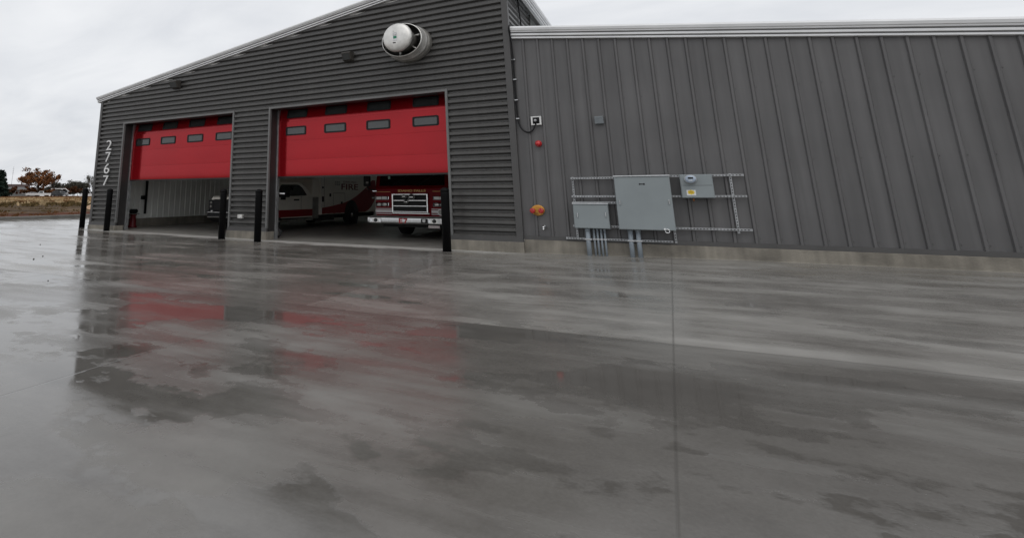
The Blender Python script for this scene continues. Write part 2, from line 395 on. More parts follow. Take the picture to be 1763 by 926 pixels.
V = [[mb.bm.verts.new((x, y, fieldz(math.hypot(x-CAMP.x, y-CAMP.y)) + .06*noise.noise((x*.15, y*.15, 3)))) for y in ys] for x in xf]
for a in range(len(xf)-1):
    for c in range(len(ys)-1):
        f = mb.bm.faces.new([V[a][c], V[a][c+1], V[a+1][c+1], V[a+1][c]]); f.material_index = i; f.smooth = True
tag(mb.build('field'), kind='structure')
mb = MB(); mb.face([(-22.2, 15.5, .05), (900, 15.5, .05), (900, 900, .05), (-22.2, 900, .05)], FIELD)
mb.face([(60, -700, .05), (900, -700, .05), (900, 15.5, .05), (60, 15.5, .05)], FIELD)
mb.face([(-22.2, -700, .04), (60, -700, .04), (60, -59.9, .04), (-22.2, -59.9, .04)], FIELD)
tag(mb.build('terrain'), kind='structure')
# kerb along the drive
mb = MB(); mb.prism([(-22.25, .0), (-21.86, .0), (-21.90, .26), (-21.93, .285), (-22.25, .285)], 'y', -60, 60, KERB)
tag(mb.build('kerb'), kind='structure')

# ------------------------------------------------------------------ FIRE STATION
st = thing('fire_station', 'dark grey corrugated metal fire station with two red half open bay doors', 'fire station')
def siding_rows(z0, z1):
    rows = []; k = math.floor((z0-Z0)/PIT)-1
    while Z0 + PIT*k < z1 + PIT:
        z = Z0 + PIT*k; rows += [(z-.027, .066), (z+.006, 0.), (z+.064, 0.), (z+.090, .066)]; k += 1
    out = []
    def yat(zz):
        for (a, ya), (b, yb) in zip(rows, rows[1:]):
            if a <= zz <= b: return ya + (yb-ya)*(zz-a)/(b-a)
        return 0.
    out.append((z0, yat(z0))); out += [r for r in rows if z0+.002 < r[0] < z1-.002]; out.append((z1, yat(z1)))
    return out
def siding(mb, x0, x1, z0, z1, m, clip=False, off=0.):
    rows = siding_rows(z0, z1); i = mb.mi(m)
    def ends(z):
        a, b = x0, x1
        if clip:
            if z > roofz(XL): a = max(a, -14.22 + (z-4.43)/.1456)
            if z > roofz(0): b = min(b, RIDGE + (roofz(RIDGE)-z)/.142)
        return a, b
    for (za, ya), (zb, yb) in zip(rows, rows[1:]):
        a0, b0 = ends(za); a1, b1 = ends(zb)
        if b0-a0 < .01: continue
        if b1-a1 < .005: a1 = b1 = (a1+b1)/2
        pts = [(a0, ya+off, za), (b0, ya+off, za), (b1, yb+off, zb), (a1, yb+off, zb)]
        if a1 == b1: pts = pts[:3]
        mb.face(pts, m)
ZB = ZC + .085
mb = MB()
siding(mb, XL+.09, A1-.05, ZB, ZH+.05, SIDING)
siding(mb, B1+.05, A2-.05, ZB, ZH+.05, SIDING)
siding(mb, B2+.05, -.12, ZB, ZH+.05, SIDING)
siding(mb, XL+.09, -6.70, ZH+.05, roofz(RIDGE), SIDING, True, .003)
siding(mb, -6.70, -.12, ZH+.05, roofz(RIDGE), SIDING, True, -.002)
# backing sheet keeps daylight out of the ribs
for a, b_, z0, z1 in ((XL+.02, A1-.01, .1, ZH), (B1+.01, A2-.01, .05, ZH), (B2+.01, -.02, .05, ZH)):
    mb.face([(a, .075, z0), (b_, .075, z0), (b_, .075, z1), (a, .075, z1)], TRIMD)
mb.face([(XL+.02, .078, ZH), (-.02, .078, ZH), (-.02, .078, roofz(0)), (RIDGE, .078, roofz(RIDGE)), (XL+.02, .078, roofz(XL))], TRIMD)
tag(mb.build('wall_siding', st), 'horizontal charcoal ribbed siding of the gable front')
# return wall above the wing roof
mb = MB(); rows = siding_rows(4.3, 5.95)
for (za, ya), (zb, yb) in zip(rows, rows[1:]):
    mb.face([(-ya, .101, za), (-ya, 2.5, za), (-yb, 2.5, zb), (-yb, .101, zb)], SIDING)
mb.face([(-.075, .08, 4.3), (-.075, 2.5, 4.3), (-.075, 2.5, 5.95), (-.075, .08, 5.95)], TRIMD); mb.face([(-.05, 2.5, 4.3), (-.05, 14.9, 4.3), (-.05, 14.9, 4.95), (-.05, 2.5, 4.95)], TRIMD)
mb.build('return_siding', st)
mb = MB(); mb.box(-.03, .015, 2.5, 2.56, 4.4, 5.9, TRIML); mb.face([(-.01, 2.56, 4.96), (-.01, 14.7, 4.96), (-.01, 14.7, 5.86), (-.01, 2.56, 5.86)], CLERE)
for y in (4.2, 5.8, 7.4, 9., 10.6, 12.2, 13.8): mb.box(-.02, .012, y, y+.06, 4.9, 5.86, WHITE)
mb.build('clerestory_window', st)
# corner trims
mb = MB(); mb.prism([(-.125, .03), (-.125, -.012), (.012, -.012), (.012, .10), (-.03, .10), (-.03, .03)], 'z', ZC+.075, roofz(0)+.02, TRIMD)
mb.build('corner_trim', st)
mb = MB(); mb.prism([(XL+.10, .03), (XL+.10, -.012), (XL-.012, -.012), (XL-.012, .12), (XL+.03, .12), (XL+.03, .03)], 'z', ZC+.075, roofz(XL)+.01, TRIMD)
mb.build('corner_trim', st)
# base flashing over the stem wall
for a, b_ in ((XL, A1), (B1, A2), (B2, 0.01)):
    mb = MB(); mb.box(a, b_, -.028, .03, ZC, ZB+.012, TRIMD); mb.build('base_flashing', st)
# stem wall
mb = MB()
for a, b_ in ((XL, A1), (B1, A2), (B2, 0.015)):
    mb.box(a-.01, b_+.005, -.05, .30, -.05, ZC+.002, CONCB, .008)
mb.box(.016, 14, .03, .30, -.05, .265, CONCB, .008)
mb.box(XL-.0, XL+.16, .301, 15, -.05, ZC+.06, CONCB)
mb.build('foundation', st)
# trims round the openings, jambs, tracks
for a, b_ in ((A1, B1), (A2, B2)):
    mb = MB()
    mb.box(a-.055, a+.0, -.014, .05, ZB, ZH+.055, TRIML); mb.box(b_, b_+.055, -.014, .05, ZB, ZH+.055, TRIML)
    mb.box(a+.001, b_-.001, -.014, .05, ZH, ZH+.05, TRIML)
    mb.build('opening_trim', st)
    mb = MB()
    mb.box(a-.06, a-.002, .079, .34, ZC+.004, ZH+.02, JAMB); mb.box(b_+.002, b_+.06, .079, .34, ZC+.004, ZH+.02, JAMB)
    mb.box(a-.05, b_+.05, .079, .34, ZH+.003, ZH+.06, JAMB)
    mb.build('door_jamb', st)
    for e, q in ((a, 1), (b_, -1)):
        mb = MB(); mb.prism([(e-.03*q, .342), (e+.035*q, .342), (e+.035*q, .372), (e+.006*q, .372), (e+.006*q, .48), (e-.03*q, .48)], 'z', gz(e)+.002, ZH+.3, GALV); mb.build('door_track', st)
# overhead doors
def overhead(a, b_, zb, wc):
    y0 = .39; secs = [zb+.03, 2.13, 2.665, 3.195, 3.73, 4.0]
    mb = MB()
    for z0, z1 in zip(secs, secs[1:]):
        cr = [(y0 + .0035*(2*k/10-1)**2 - .0015, z0+.0012 + (z1-z0-.0024)*k/10) for k in range(11)]
        mb.prism([(y0+.045, z0+.0006)] + [(y0+.0035, z0+.0006)] + cr + [(y0+.0035, z1-.0006), (y0+.045, z1-.0006)], 'x', a-.02, b_+.02, RED)
    def lean(bm):
        for v in bm.verts:
            if v.co.z > 3.2:
                h = v.co.z - 3.195; a1 = R(13); dy, dz = v.co.y-y0, 0
                if h <= .536: v.co.y, v.co.z = y0 + h*math.sin(a1) + dy*math.cos(a1), 3.195 + h*math.cos(a1) - dy*math.sin(a1)
                else:
                    h2 = h-.536; a2 = R(28)
                    v.co.y, v.co.z = y0 + .536*math.sin(a1) + h2*math.sin(a2) + dy*math.cos(a2), 3.195 + .536*math.cos(a1) + h2*math.cos(a2) - dy*math.sin(a2)
    lean(mb.bm)
    d = mb.build('overhead_door', st)
    d['label'] = 'red sectional bay door raised a little over half way'
    mb = MB(); mb.box(a-.02, b_+.02, y0-.012, y0+.05, zb-.012, zb+.028, REDSEAL); mb.build('bottom_seal', d)
    for zc in (2.93, 3.425):
        for c in wc:
            wm = MB(); hw, hh = .345, .125
            # rounded black frame with the pane set back
            def rr(hw, hh, r, n=5):
                out = []
                for sx, sz, a0 in ((1, -1, -90), (1, 1, 0), (-1, 1, 90), (-1, -1, 180)):
                    for k in range(n):
                        t = R(a0 + 90*k/(n-1)); out.append((c + sx*(hw-r) + r*math.cos(t), zc + sz*(hh-r) + r*math.sin(t)))
                return out
            O = rr(hw, hh, .045); I = rr(hw-.046, hh-.038, .025); n = len(O)
            i0 = wm.mi(BLACKP)
            vo = [wm.bm.verts.new((p[0], y0-.014, p[1])) for p in O]; vi = [wm.bm.verts.new((p[0], y0-.014, p[1])) for p in I]
            vb = [wm.bm.verts.new((p[0], y0+.004, p[1])) for p in O]; vk = [wm.bm.verts.new((p[0], y0-.003, p[1])) for p in I]
            for k in range(n):
                q = (k+1) % n
                for f in ((vo[k], vo[q], vi[q], vi[k]), (vb[k], vb[q], vo[q], vo[k]), (vi[k], vi[q], vk[q], vk[k])):
                    wm.bm.faces.new(f).material_index = i0
            f = wm.bm.faces.new(vk); f.material_index = wm.mi(GLASSD)
            lean(wm.bm); wm.build('window', d)
    return d
overhead(A1, B1, 1.655, (-12.47, -11.25, -10.03, -8.81))
overhead(A2, B2, 1.650, (-6.12, -4.83, -3.53, -2.23))
# rake trim: stepped off-white metal along the sloping roof edge
def trim_run(name, p0, p1, prof, mats, parent=st):
    """prof: (out, up) from the run line; out is along -Y or +X"""
    p0, p1 = Vector(p0), Vector(p1); d = p1-p0
    outv = Vector((0, -1, 0)) if abs(d.x) > abs(d.y) else Vector((1, 0, 0))
    mb = MB()
    A = [p0 + outv*o + Vector((0, 0, u)) for o, u in prof]; B = [p1 + outv*o + Vector((0, 0, u)) for o, u in prof]
    for k in range(len(prof)-1): mb.face([A[k], B[k], B[k+1], A[k+1]], mats[k % len(mats)])
    mb.face(A, FASCIA); mb.face(B[::-1], FASCIA)
    return mb.build(name, parent)
PROF = [(-.11, .0), (.035, .0), (.045, .004), (.045, .030), (.03, .034), (.03, .046), (.07, .052), (.07, .085), (.055, .089), (.055, .102), (.095, .108), (.10, .128), (.12, .136), (.135, .175), (.12, .205), (.02, .215), (-.04, .215)]
PM = [FASCIA, FASCIA, FASCIA, FASCIAD, FASCIAD, FASCIA, FASCIA, FASCIAD, FASCIAD, FASCIA, FASCIA, FASCIA, FASCIA, FASCIA, FASCIA, FASCIA]
trim_run('rake_trim', (-14.52, 0, roofz(-14.52)), (RIDGE, 0, roofz(RIDGE)), PROF, PM)
trim_run('rake_trim', (RIDGE, 0, roofz(RIDGE)), (.30, 0, roofz(.30)), PROF, PM)
trim_run('eave_trim', (.19, -.10, roofz(.30)-.12), (.19, 15, roofz(.30)-.12), [(max(a, -.03), u*1.1) for a, u in PROF], PM)
mb = MB()
mb.prism([(-14.50, roofz(-14.50)+.03), (RIDGE, roofz(RIDGE)+.03), (.16, roofz(.16)+.02), (.16, roofz(.16)+.18), (RIDGE, roofz(RIDGE)+.20), (-14.50, roofz(-14.50)+.20)], 'y', .045, 15.05, GALV)
mb.build('roof', st)
# the lower wing: vertical ribbed panels, slot-like eave trim
WY = .085; PR, RX0 = .3048, .282
def wingtop(x): return 4.60 - .1425*x
mb = MB()
edges = []; n = 0; x = .0
pts = [(.0, 0)]
while True:
    c = RX0 + PR*n
    if c > 13.6: break
    pts += [(c-.034, 0), (c-.018, -.034), (c+.018, -.034), (c+.034, 0)]
    n += 1
pts.append((14, 0))
zb = .33
for (xa, ya), (xb, yb) in zip(pts, pts[1:]):
    mb.face([(xa, WY+ya, zb), (xb, WY+yb, zb), (xb, WY+yb, wingtop(xb)+.02), (xa, WY+ya, wingtop(xa)+.02)], WINGPAINT)
mb.face([(0, WY+.03, .26), (14, WY+.03, .26), (14, WY+.03, wingtop(14)), (0, WY+.03, wingtop(0))], TRIMD)
tag(mb.build('wing_siding', st), 'vertical grey ribbed panels of the lower wing')
mb = MB()
for k in range(44):       # fastener heads
    c = RX0 + PR*k
    if c > 13: break
    for z in (.42, 1.75, 3.05):
        if z < wingtop(c) - .2: mb.lathe((c+.055, WY-.004, z), [(.007, -.004), (.007, .004)], TRIMD, 'y', 6)
mb.build('panel_screws', st)['kind'] = 'stuff'
mb = MB(); mb.box(.016, 14, WY-.045, WY+.02, .268, .342, TRIMD); mb.build('base_flashing', st)
PW = [(o, u*1.27) for o, u in PROF]
trim_run('eave_trim', (.055, WY-.03, wingtop(.055)), (14, WY-.03, wingtop(14)), PW, PM)
mb = MB(); mb.prism([(0.02, wingtop(0)+.05), (14, wingtop(14)+.05), (14, wingtop(14)+.25), (.02, wingtop(0)+.25)], 'y', WY+.02, 15, GALV); mb.build('wing_roof', st)
mb = MB(); mb.box(13.9, 14, WY+.03, 15, 0, wingtop(14), WINGPAINT); mb.box(.05, 14, 14.9, 15, 0, 2.5, WINGPAINT); mb.build('wing_end_wall', st)
# inside: ribbed liner on the left wall, back wall, right wall, ceiling
mb = MB(); py = .4; pr = []
while py < 14.8:
    pr += [(py, -14.06), (py+.012, -14.035), (py+.04, -14.035), (py+.052, -14.06)]; py += .27
for (ya, xa), (yb, xb) in zip(pr, pr[1:]): mb.face([(xa, ya, ZC+.16), (xb, yb, ZC+.16), (xb, yb, 4.3), (xa, ya, 4.3)], LINER)
mb.face([(-14.09, .3, .1), (-14.09, 14.8, .1), (-14.09, 14.8, 4.3), (-14.09, .3, 4.3)], LINER)
mb.build('liner_panel', st)
mb = MB(); mb.box(-14.2, -13.98, .31, 14.8, -.05, ZC+.15, CONCB); mb.build('inner_stem_wall', st)
mb = MB(); mb.box(-14.3, -.02, 14.8, 14.95, -.05, 2.6, LINER); mb.prism([(-14.3, 4.1), (-.02, 4.1), (-.02, roofz(0)-.1), (RIDGE, roofz(RIDGE)-.03), (-14.3, roofz(-14.3)-.03)], 'y', 14.8, 14.95, LINER)
for a, b_ in ((-14.3, -13.2), (-8, -7), (-1.4, -.02)): mb.box(a, b_, 14.8, 14.95, 2.601, 4.099, LINER)
mb.box(-.13, -.06, .36, 14.8, -.05, 4.93, LINER)
mb.box(XL+.01, XL+.11, .05, 15, .3, roofz(XL)+.05, SIDING); mb.build('rear_wall', st)
for a, b_ in ((-13.2, -8), (-7, -1.4)):
    mb = MB(); mb.box(a, b_, 14.76, 14.798, 2.6, 4.1, CLERE); mb.build('added_rear_light_panel', st)  # unseen translucent panels, added to let in daylight and brighten the bays
mb = MB()
mb.prism([(-14.1, roofz(-14.1)-.05), (RIDGE, roofz(RIDGE)-.05), (-.2, roofz(-.2)-.1), (-.2, roofz(-.2)-.0), (RIDGE, roofz(RIDGE)+.01), (-14.1, roofz(-14.1)+.01)], 'y', .06, 14.8, CEIL)
for y in (3.5, 7, 10.5): mb.prism([(-14, 3.95), (-.2, 5.1), (-.2, 5.35), (-14, 4.25)], 'y', y, y+.15, CEIL)
mb.build('ceiling', st)

# ------------------------------------------------------------------ house numbers
for ch, z, lab in (('2', 2.85, 'white metal numeral 2 at the top of the address column'), ('7', 2.45, 'white metal numeral 7 directly under the numeral 2'),
                   ('6', 2.06, 'white metal numeral 6 between the two sevens'), ('7', 1.665, 'white metal numeral 7 at the bottom of the address column')):
    mb = MB(); text_mesh(mb, ch, WHITE, (-13.655, -.045, z), .27, .33, .02, bold=-.004)
    for dz in (-.1, .1): mb.tube([(-13.655+.01, -.04, z+dz), (-13.655+.01, .03, z+dz)], .008, ALUD, 6)
    tag(mb.build('address_numeral', org=(-13.655, 0, z-.17)), lab, 'numeral', 'address numerals on the corner')

# ------------------------------------------------------------------ bollards
def bollard():
    r = thing('bollard', 'b', 'bollard', (0, 0, 0), 'black bollards guarding the bay doors')
    mb = MB(); mb.lathe((0, 0, 0), [(.092, -.05), (.092, 1.2), (.093, 1.205), (.090, 1.215), (.090, 1.235)], BOLL, n=28); mb.build('sleeve', r)
    mb = MB(); mb.lathe((0, 0, 0), [(.094, 1.232), (.094, 1.27), (.085, 1.295), (.055, 1.316), (.01, 1.325)], BOLL, n=28); mb.build('cap', r)
    mb = MB(); mb.lathe((0, 0, 0), [(.100, -.02), (.100, .006), (.093, .010)], BOLL, n=28); mb.build('collar', r)
    return r
spots = [(-14.9, .10, 'black bollard standing beyond the left end of the building'), (-13.02, -.30, 'black bollard in front of the address numerals'),
         (-7.86, -.52, 'black bollard at the right edge of the left bay, in front of the ambulance grille'), (-6.55, -.60, 'black bollard in front of the middle pillar by its right edge'),
         (-1.47, -.52, 'largest black bollard, at the right edge of the right bay before the fire engine')]
proto = bollard()
for k, (x, y, lab) in enumerate(spots):
    o = proto if k == 0 else copy_tree(proto)
    o.location = (x, y, gz(x)); o['label'] = lab

# ------------------------------------------------------------------ exhaust fan on the gable
fx, fz = -2.42, 4.80
fan = thing('exhaust_fan', 'large round aluminium exhaust fan sticking out of the gable', 'exhaust fan', (fx, 0, fz))
SX, SZ = 1.0, .785
mb = MB(); mb.lathe((fx, 0, fz), [(.50, .04), (.585, .02), (.59, -.02), (.575, -.10), (.56, -.13), (.53, -.15), (.53, -.17)], ALUD, 'y', 48, SX, SZ); mb.build('base_curb', fan)
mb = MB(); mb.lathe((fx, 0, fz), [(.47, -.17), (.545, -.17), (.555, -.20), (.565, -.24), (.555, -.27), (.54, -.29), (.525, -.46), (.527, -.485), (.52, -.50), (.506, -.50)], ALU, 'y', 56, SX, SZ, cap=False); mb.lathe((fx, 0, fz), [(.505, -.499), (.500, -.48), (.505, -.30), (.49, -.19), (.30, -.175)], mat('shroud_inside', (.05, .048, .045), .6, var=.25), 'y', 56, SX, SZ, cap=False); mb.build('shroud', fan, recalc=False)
mb = MB(); mb.lathe((fx, 0, fz), [(.50, -.165), (.02, -.165)], DARKIN, 'y', 32, SX, SZ); mb.build('throat', fan)
mb = MB(); mb.lathe((fx, 0, fz), [(.30, -.17), (.34, -.40), (.345, -.66), (.355, -.68)], ALUD, 'y', 48, SX, SZ); mb.build('motor_housing', fan)
mb = MB(); mb.lathe((fx, 0, fz), [(.345, -.675), (.372, -.68), (.374, -.71), (.366, -.745), (.345, -.775), (.30, -.80), (.15, -.815), (.01, -.818)], ALU, 'y', 56, SX, .93); cap = mb.build('motor_cap', fan)
for k in range(6):
    a = R(18 + 60*k); p = lambda r, y: (fx + r*math.cos(a)*SX, y, fz + r*math.sin(a)*SZ)
    mb = MB(); mb.tube([p(.33, -.42), p(.52, -.36)], .018, ALU, 8); mb.tube([p(.33, -.36), p(.50, -.24)], .014, ALUD, 6); mb.build('strut', fan)
mb = MB(); y = -.824
mb.box(fx-.075, fx+.03, y, y+.01, fz+.025, fz+.105, STICKW); mb.box(fx-.065, fx+.02, y-.002, y+.004, fz+.035, fz+.092, ALUD)
mb.box(fx-.055, fx+.01, y-.004, y, fz+.045, fz+.082, STICKW)
mb.box(fx-.07, fx+.035, y, y+.01, fz-.095, fz+.018, STICKW); mb.box(fx-.06, fx+.025, y-.003, y+.004, fz-.045, fz+.014, STICKG)
mb.box(fx-.075, fx-.005, y, y+.02, fz-.155, fz-.135, BLACKP); mb.build('sticker', cap)

# ------------------------------------------------------------------ wall lights
def walllight(x0, x1, z0, z1, lab):
    c = (x0+x1)/2
    t = thing('wall_light', lab, 'wall light', (c, 0, z0), 'wall lights on the gable')
    mb = MB(); mb.prism([(.0, z1+.01), (-.20, z1-.02), (-.23, z1-.05), (-.14, z0+.03), (-.05, z0), (.0, z0)], 'x', x0+.02, x1-.02, mat('bronze_fixture', (.052, .047, .042), .45, var=.15), .012); mb.build('housing', t)
    mb = MB(); mb.prism([(-.215, z1-.07), (-.222, z1-.075), (-.148, z0+.03), (-.138, z0+.034)], 'x', x0+.05, x1-.05, GLASSD); mb.build('lens', t)
    mb = MB(); mb.box(x0+.05, x1-.05, -.03, .036, z0+.02, z1-.02, TRIMD); mb.build('back_plate', t)
walllight(-10.74, -10.38, 4.50, 4.76, 'small bronze wedge light near the low left end of the rake')
walllight(-4.30, -4.00, 4.58, 4.83, 'small bronze wedge light left of the round exhaust fan')

# ------------------------------------------------------------------ small fittings on the walls
t = thing('outlet_box', 'small pale metal outlet box low on the middle pillar', 'outlet box', (-7.66, 0, .55))
mb = MB(); mb.box(-7.75, -7.58, -.055, .036, .545, .65, ALU, .008); mb.build('cover', t)
mb = MB(); mb.box(-7.66, -7.59, -.066, -.0552, .56, .635, WHITE, .006); mb.build('flap', t)
t = thing('cable_entry_box', 'black box in a white square frame with a bulb shaped plug', 'cable box', (.445, .05, 2.61))
mb = MB()
for a in ((.34, .375, 2.615, 2.80), (.515, .55, 2.615, 2.80), (.3755, .5145, 2.775, 2.80), (.3755, .415, 2.615, 2.64), (.45, .5145, 2.615, 2.64)): mb.box(a[0], a[1], .0, .06, a[2], a[3], WHITE, .006)
mb.build('frame', t)
mb = MB(); mb.box(.376, .514, .03, .06, 2.641, 2.774, BLACKP); mb.build('back_box', t)
mb = MB(); mb.ball((.43, .0, 2.71), .035, .05, .03, GALV); mb.lathe((.43, 0, 2.71), [(.05, .03), (.052, .01), (.03, .0)], BLACKP, 'y', 20); mb.build('plug', t)
t = thing('black_cable', 'thick black cable running down the inside corner and looping into the white framed box', 'cable', (.06, .03, 2.5))
mb = MB()
path = [(.03, 1.02, 5.95), (.035, 1.06, 5.7), (.03, 1.22, 5.35), (.05, 1.2, 5.0), (.10, .6, 4.93), (.08, .1, 4.92), (.05, -.10, 4.88), (.035, -.14, 4.78), (.045, -.08, 4.62), (.055, -.02, 4.4), (.05, .03, 4.1), (.052, .035, 3.4), (.055, .035, 2.9), (.07, .035, 2.72), (.11, .02, 2.58), (.19, .01, 2.49), (.28, .01, 2.462), (.36, .01, 2.50), (.40, .01, 2.57), (.405, .02, 2.645)]
# smooth the run
P = [Vector(p) for p in path]
for _ in range(2):
    Q = [P[0]]
    for a, b_ in zip(P, P[1:]): Q += [a*.75+b_*.25, a*.25+b_*.75]
    P = Q + [P[-1]]
mb.tube(P, .017, BLACKP, 8); mb.build('cable_run', t)
for z in (4.10, 3.65, 3.19, 2.78):
    mb = MB(); mb.box(.022, .095, .012, .06, z-.012, z+.012, GALV, .004); mb.build('clip', t)
t = thing('alarm_sounder', 'round glossy red alarm sounder under the white framed box', 'alarm', (.45, .05, 2.15))
mb = MB(); mb.lathe((.45, .05, 2.222), [(.068, .035), (.068, -.02), (.060, -.03)], ALARM, 'y', 28); mb.build('base', t)
mb = MB(); mb.lathe((.45, .05, 2.222), [(.056, -.028), (.056, -.05), (.045, -.072), (.02, -.085), (.003, -.088)], ALARM, 'y', 28); mb.build('dome', t)
t = thing('wall_vent', 'small square blue grey vent cover by itself high on the wing', 'vent', (1.665, .05, 2.555))
mb = MB(); mb.box(1.585, 1.748, .0, .085, 2.56, 2.712, VENTG, .006); mb.build('hood', t)
mb = MB()
for k in range(5): mb.box(1.60, 1.733, -.006, -.0005, 2.575+k*.026, 2.59+k*.026, VENTG)
mb.build('louvre', t)
t = thing('fire_department_inlet', 'oval yellow plate with two red caps low on the wing wall', 'hose inlet', (.335, .05, .745))
mb = MB(); mb.lathe((.335, .04, .854), [(.128, .045), (.135, .0), (.132, -.012), (.118, -.02), (.10, -.018), (.02, -.018)], ORANGE, 'y', 36, 1., .80); mb.build('plate', t)
for cx in (.245, .415):
    mb = MB(); mb.lathe((cx, .03, .848), [(.045, -.005), (.045, -.07), (.052, -.075), (.052, -.10), (.046, -.112), (.02, -.115)], CAPRED, 'y', 20); mb.box(cx-.006, cx+.006, -.096, -.084, .80, .896, CAPRED); mb.build('cap', t)
mb = MB(); text_mesh(mb, 'FDC', BLACKP, (.305, .0175, .792), .07, .025, .003); mb.box(.26, .35, .016, .0185, .768, .774, BLACKP); mb.build('lettering', t)
t = thing('hose_bib', 'short silver pipe stub sticking out below the yellow inlet plate', 'pipe stub', (.43, .05, .5))
mb = MB(); mb.lathe((.435, .05, .525), [(.038, .04), (.038, -.02), (.024, -.022), (.024, -.09)], CHROME, 'y', 18); mb.build('body', t)
mb = MB(); mb.ball((.44, -.055, .525), .034, .045, .028, CHROME); mb.lathe((.44, -.075, .50), [(.02, -.03), (.024, 0)], CHROME, 'z', 14); mb.build('spout', t)

# ------------------------------------------------------------------ electrical service
STRUT = mat('strut_channel_zinc', (.38, .39, .40), .45, .6, var=.2, scale=9)
SLOT = mat('slot_shadow', (.02, .02, .02), .7)
rack = thing('strut_rack', 'slotted galvanised channel frame carrying the grey electrical cabinets', 'channel rack', (1.9, 0, .3))
def hstrut(x0, x1, z, y=-.02):
    mb = MB(); mb.box(x0, x1, y, y+.042, z-.019, z+.019, STRUT, .003)
    x = x0+.03
    while x < x1-.03: mb.box(x, x+.026, y-.002, y+.001, z-.007, z+.007, SLOT); x += .05
    mb.build('horizontal_channel', rack)
def vstrut(x, z0, z1, y=.022):
    mb = MB(); mb.box(x-.019, x+.019, y, y+.028, z0, z1, STRUT, .003)
    z = z0+.03
    while z < z1-.03: mb.box(x-.007, x+.007, y-.002, y+.001, z, z+.026, SLOT); z += .05
    mb.build('vertical_channel', rack)
hstrut(1.03, 1.93, 1.487); hstrut(1.02, 3.9, 1.133); hstrut(1.02, 1.90, 1.012); hstrut(.85, 2.69, .325); hstrut(1.0, 3.9, .565); hstrut(2.70, 3.9, 1.50)
vstrut(1.062, .30, 1.515); vstrut(2.735, .30, 1.53); vstrut(3.70, .50, 1.53)
def cabinet(name, lab, x0, x1, z0, z1, depth, handles, np=None, lipped=True):
    t = thing(name, lab, 'electrical cabinet', ((x0+x1)/2, -.02, z0), 'grey electrical cabinets on the wing')
    mb = MB(); mb.box(x0, x1, -.022-depth, -.021, z0, z1, CABGREY, .006)
    b = mb.build('body', t)
    mb = MB(); mb.box(x0+.006, x1-.006, -.036-depth, -.0225-depth, z0+.008, z1-.03, CABGREY, .006); d = mb.build('door', t)
    for hx, hz in handles:
        mb = MB(); mb.box(hx-.012, hx+.012, -.042-depth, -.0365-depth, hz-.05, hz+.05, CABGREY, .004); mb.box(hx-.006, hx+.006, -.06-depth, -.0425-depth, hz-.03, hz+.045, CHROME, .004); mb.build('handle', d)
    mb = MB(); mb.prism([(-.021, z1+.012), (-.05-depth, z1+.004), (-.052-depth, z1-.014), (-.045-depth, z1-.016), (-.021, z1-.003)], 'x', x0-.008, x1+.008, GALV if lipped else CABGREY); mb.build('drip_lid', t)
    if np:
        mb = MB(); px, pz, pw, ph = np; mb.box(px-pw/2, px+pw/2, -.0385-depth, -.0362-depth, pz-ph/2, pz+ph/2, CABGREY)
        for k, (dx, ww, hh) in enumerate(((-.036, .022, .8), (-.014, .018, .5), (.004, .016, .45), (.019, .012, .5), (.036, .024, .85))):
            mb.box(px+dx-ww/2, px+dx+ww/2, -.041-depth, -.0387-depth, pz-ph/2*hh, pz+ph/2*hh, BLACKP)
        mb.build('nameplate', d)
    return t
cabinet('electrical_cabinet', 'smaller grey wall cabinet with two handles left of the tall one', 1.052, 1.682, .53, 1.005, .17, [(1.128, .77), (1.63, .785)])
big = cabinet('electrical_cabinet', 'tall large grey wall cabinet with black nameplate and padlock ring', 1.838, 2.760, .53, 1.515, .22, [(1.902, 1.014), (2.707, 1.03)], (2.303, 1.358, .105, .035))
mb = MB(); cx, cz = 2.622, .535
mb.tube([(cx+.035*math.cos(a), -.262, cz-.012+.032*math.sin(a)) for a in [2*math.pi*k/18 for k in range(19)]], .009, CHROME, 8); mb.box(cx-.055, cx-.02, -.275, -.25, cz+.0, cz+.035, CHROME, .004); mb.build('padlock_ring', big)
mt = thing('meter_box', 'grey meter box with round glass meter and yellow sticker at right', 'meter box', (3.16, -.02, 1.1))
mb = MB(); mb.box(2.92, 3.42, -.19, -.021, 1.105, 1.52, CABGREY, .006); mb.build('body', mt)
mb = MB(); mb.box(2.93, 3.41, -.20, -.191, 1.325, 1.515, CABGREY, .005); mb.build('upper_cover', mt)
mb = MB(); mb.box(2.93, 3.41, -.203, -.191, 1.112, 1.318, CABGREY, .005); lc = mb.build('lower_cover', mt)
mb = MB(); mb.lathe((3.085, -.20, 1.435), [(.098, .0), (.098, -.03), (.088, -.04)], GALV, 'y', 32, 1., .82); mb.build('meter_ring', mt)
mb = MB(); mb.lathe((3.085, -.20, 1.435), [(.086, -.035), (.084, -.09), (.076, -.105), (.03, -.112), (.003, -.112)], BLUEG, 'y', 32, 1., .82); mb.box(3.045, 3.125, -.3150, -.3125, 1.44, 1.468, BLACKP); mb.box(3.05, 3.11, -.3150, -.3125, 1.405, 1.416, STICKW); mb.build('meter', mt)
mb = MB(); mb.box(3.0, 3.14, -.2055, -.2035, 1.150, 1.245, STICKW); st_ = []
for k in range(16):
    a = 2*math.pi*k/16; r = .058 if k % 2 == 0 else .044; st_.append((3.068+r*math.cos(a)*1.05, 1.205+r*.75*math.sin(a)))
mb.prism(st_, 'y', -.2075, -.2057, YELLOW); mb.box(3.04, 3.095, -.2085, -.2077, 1.198, 1.212, mat('sticker_ink', (.35, .16, .02), .6)); mb.build('sticker', lc)
mb = MB(); mb.lathe((3.095, -.12, 1.08), [(.014, -.03), (.014, .03)], mat('copper', (.34, .13, .05), .4, .6), 'z', 10); mb.build('ground_stub', mt)
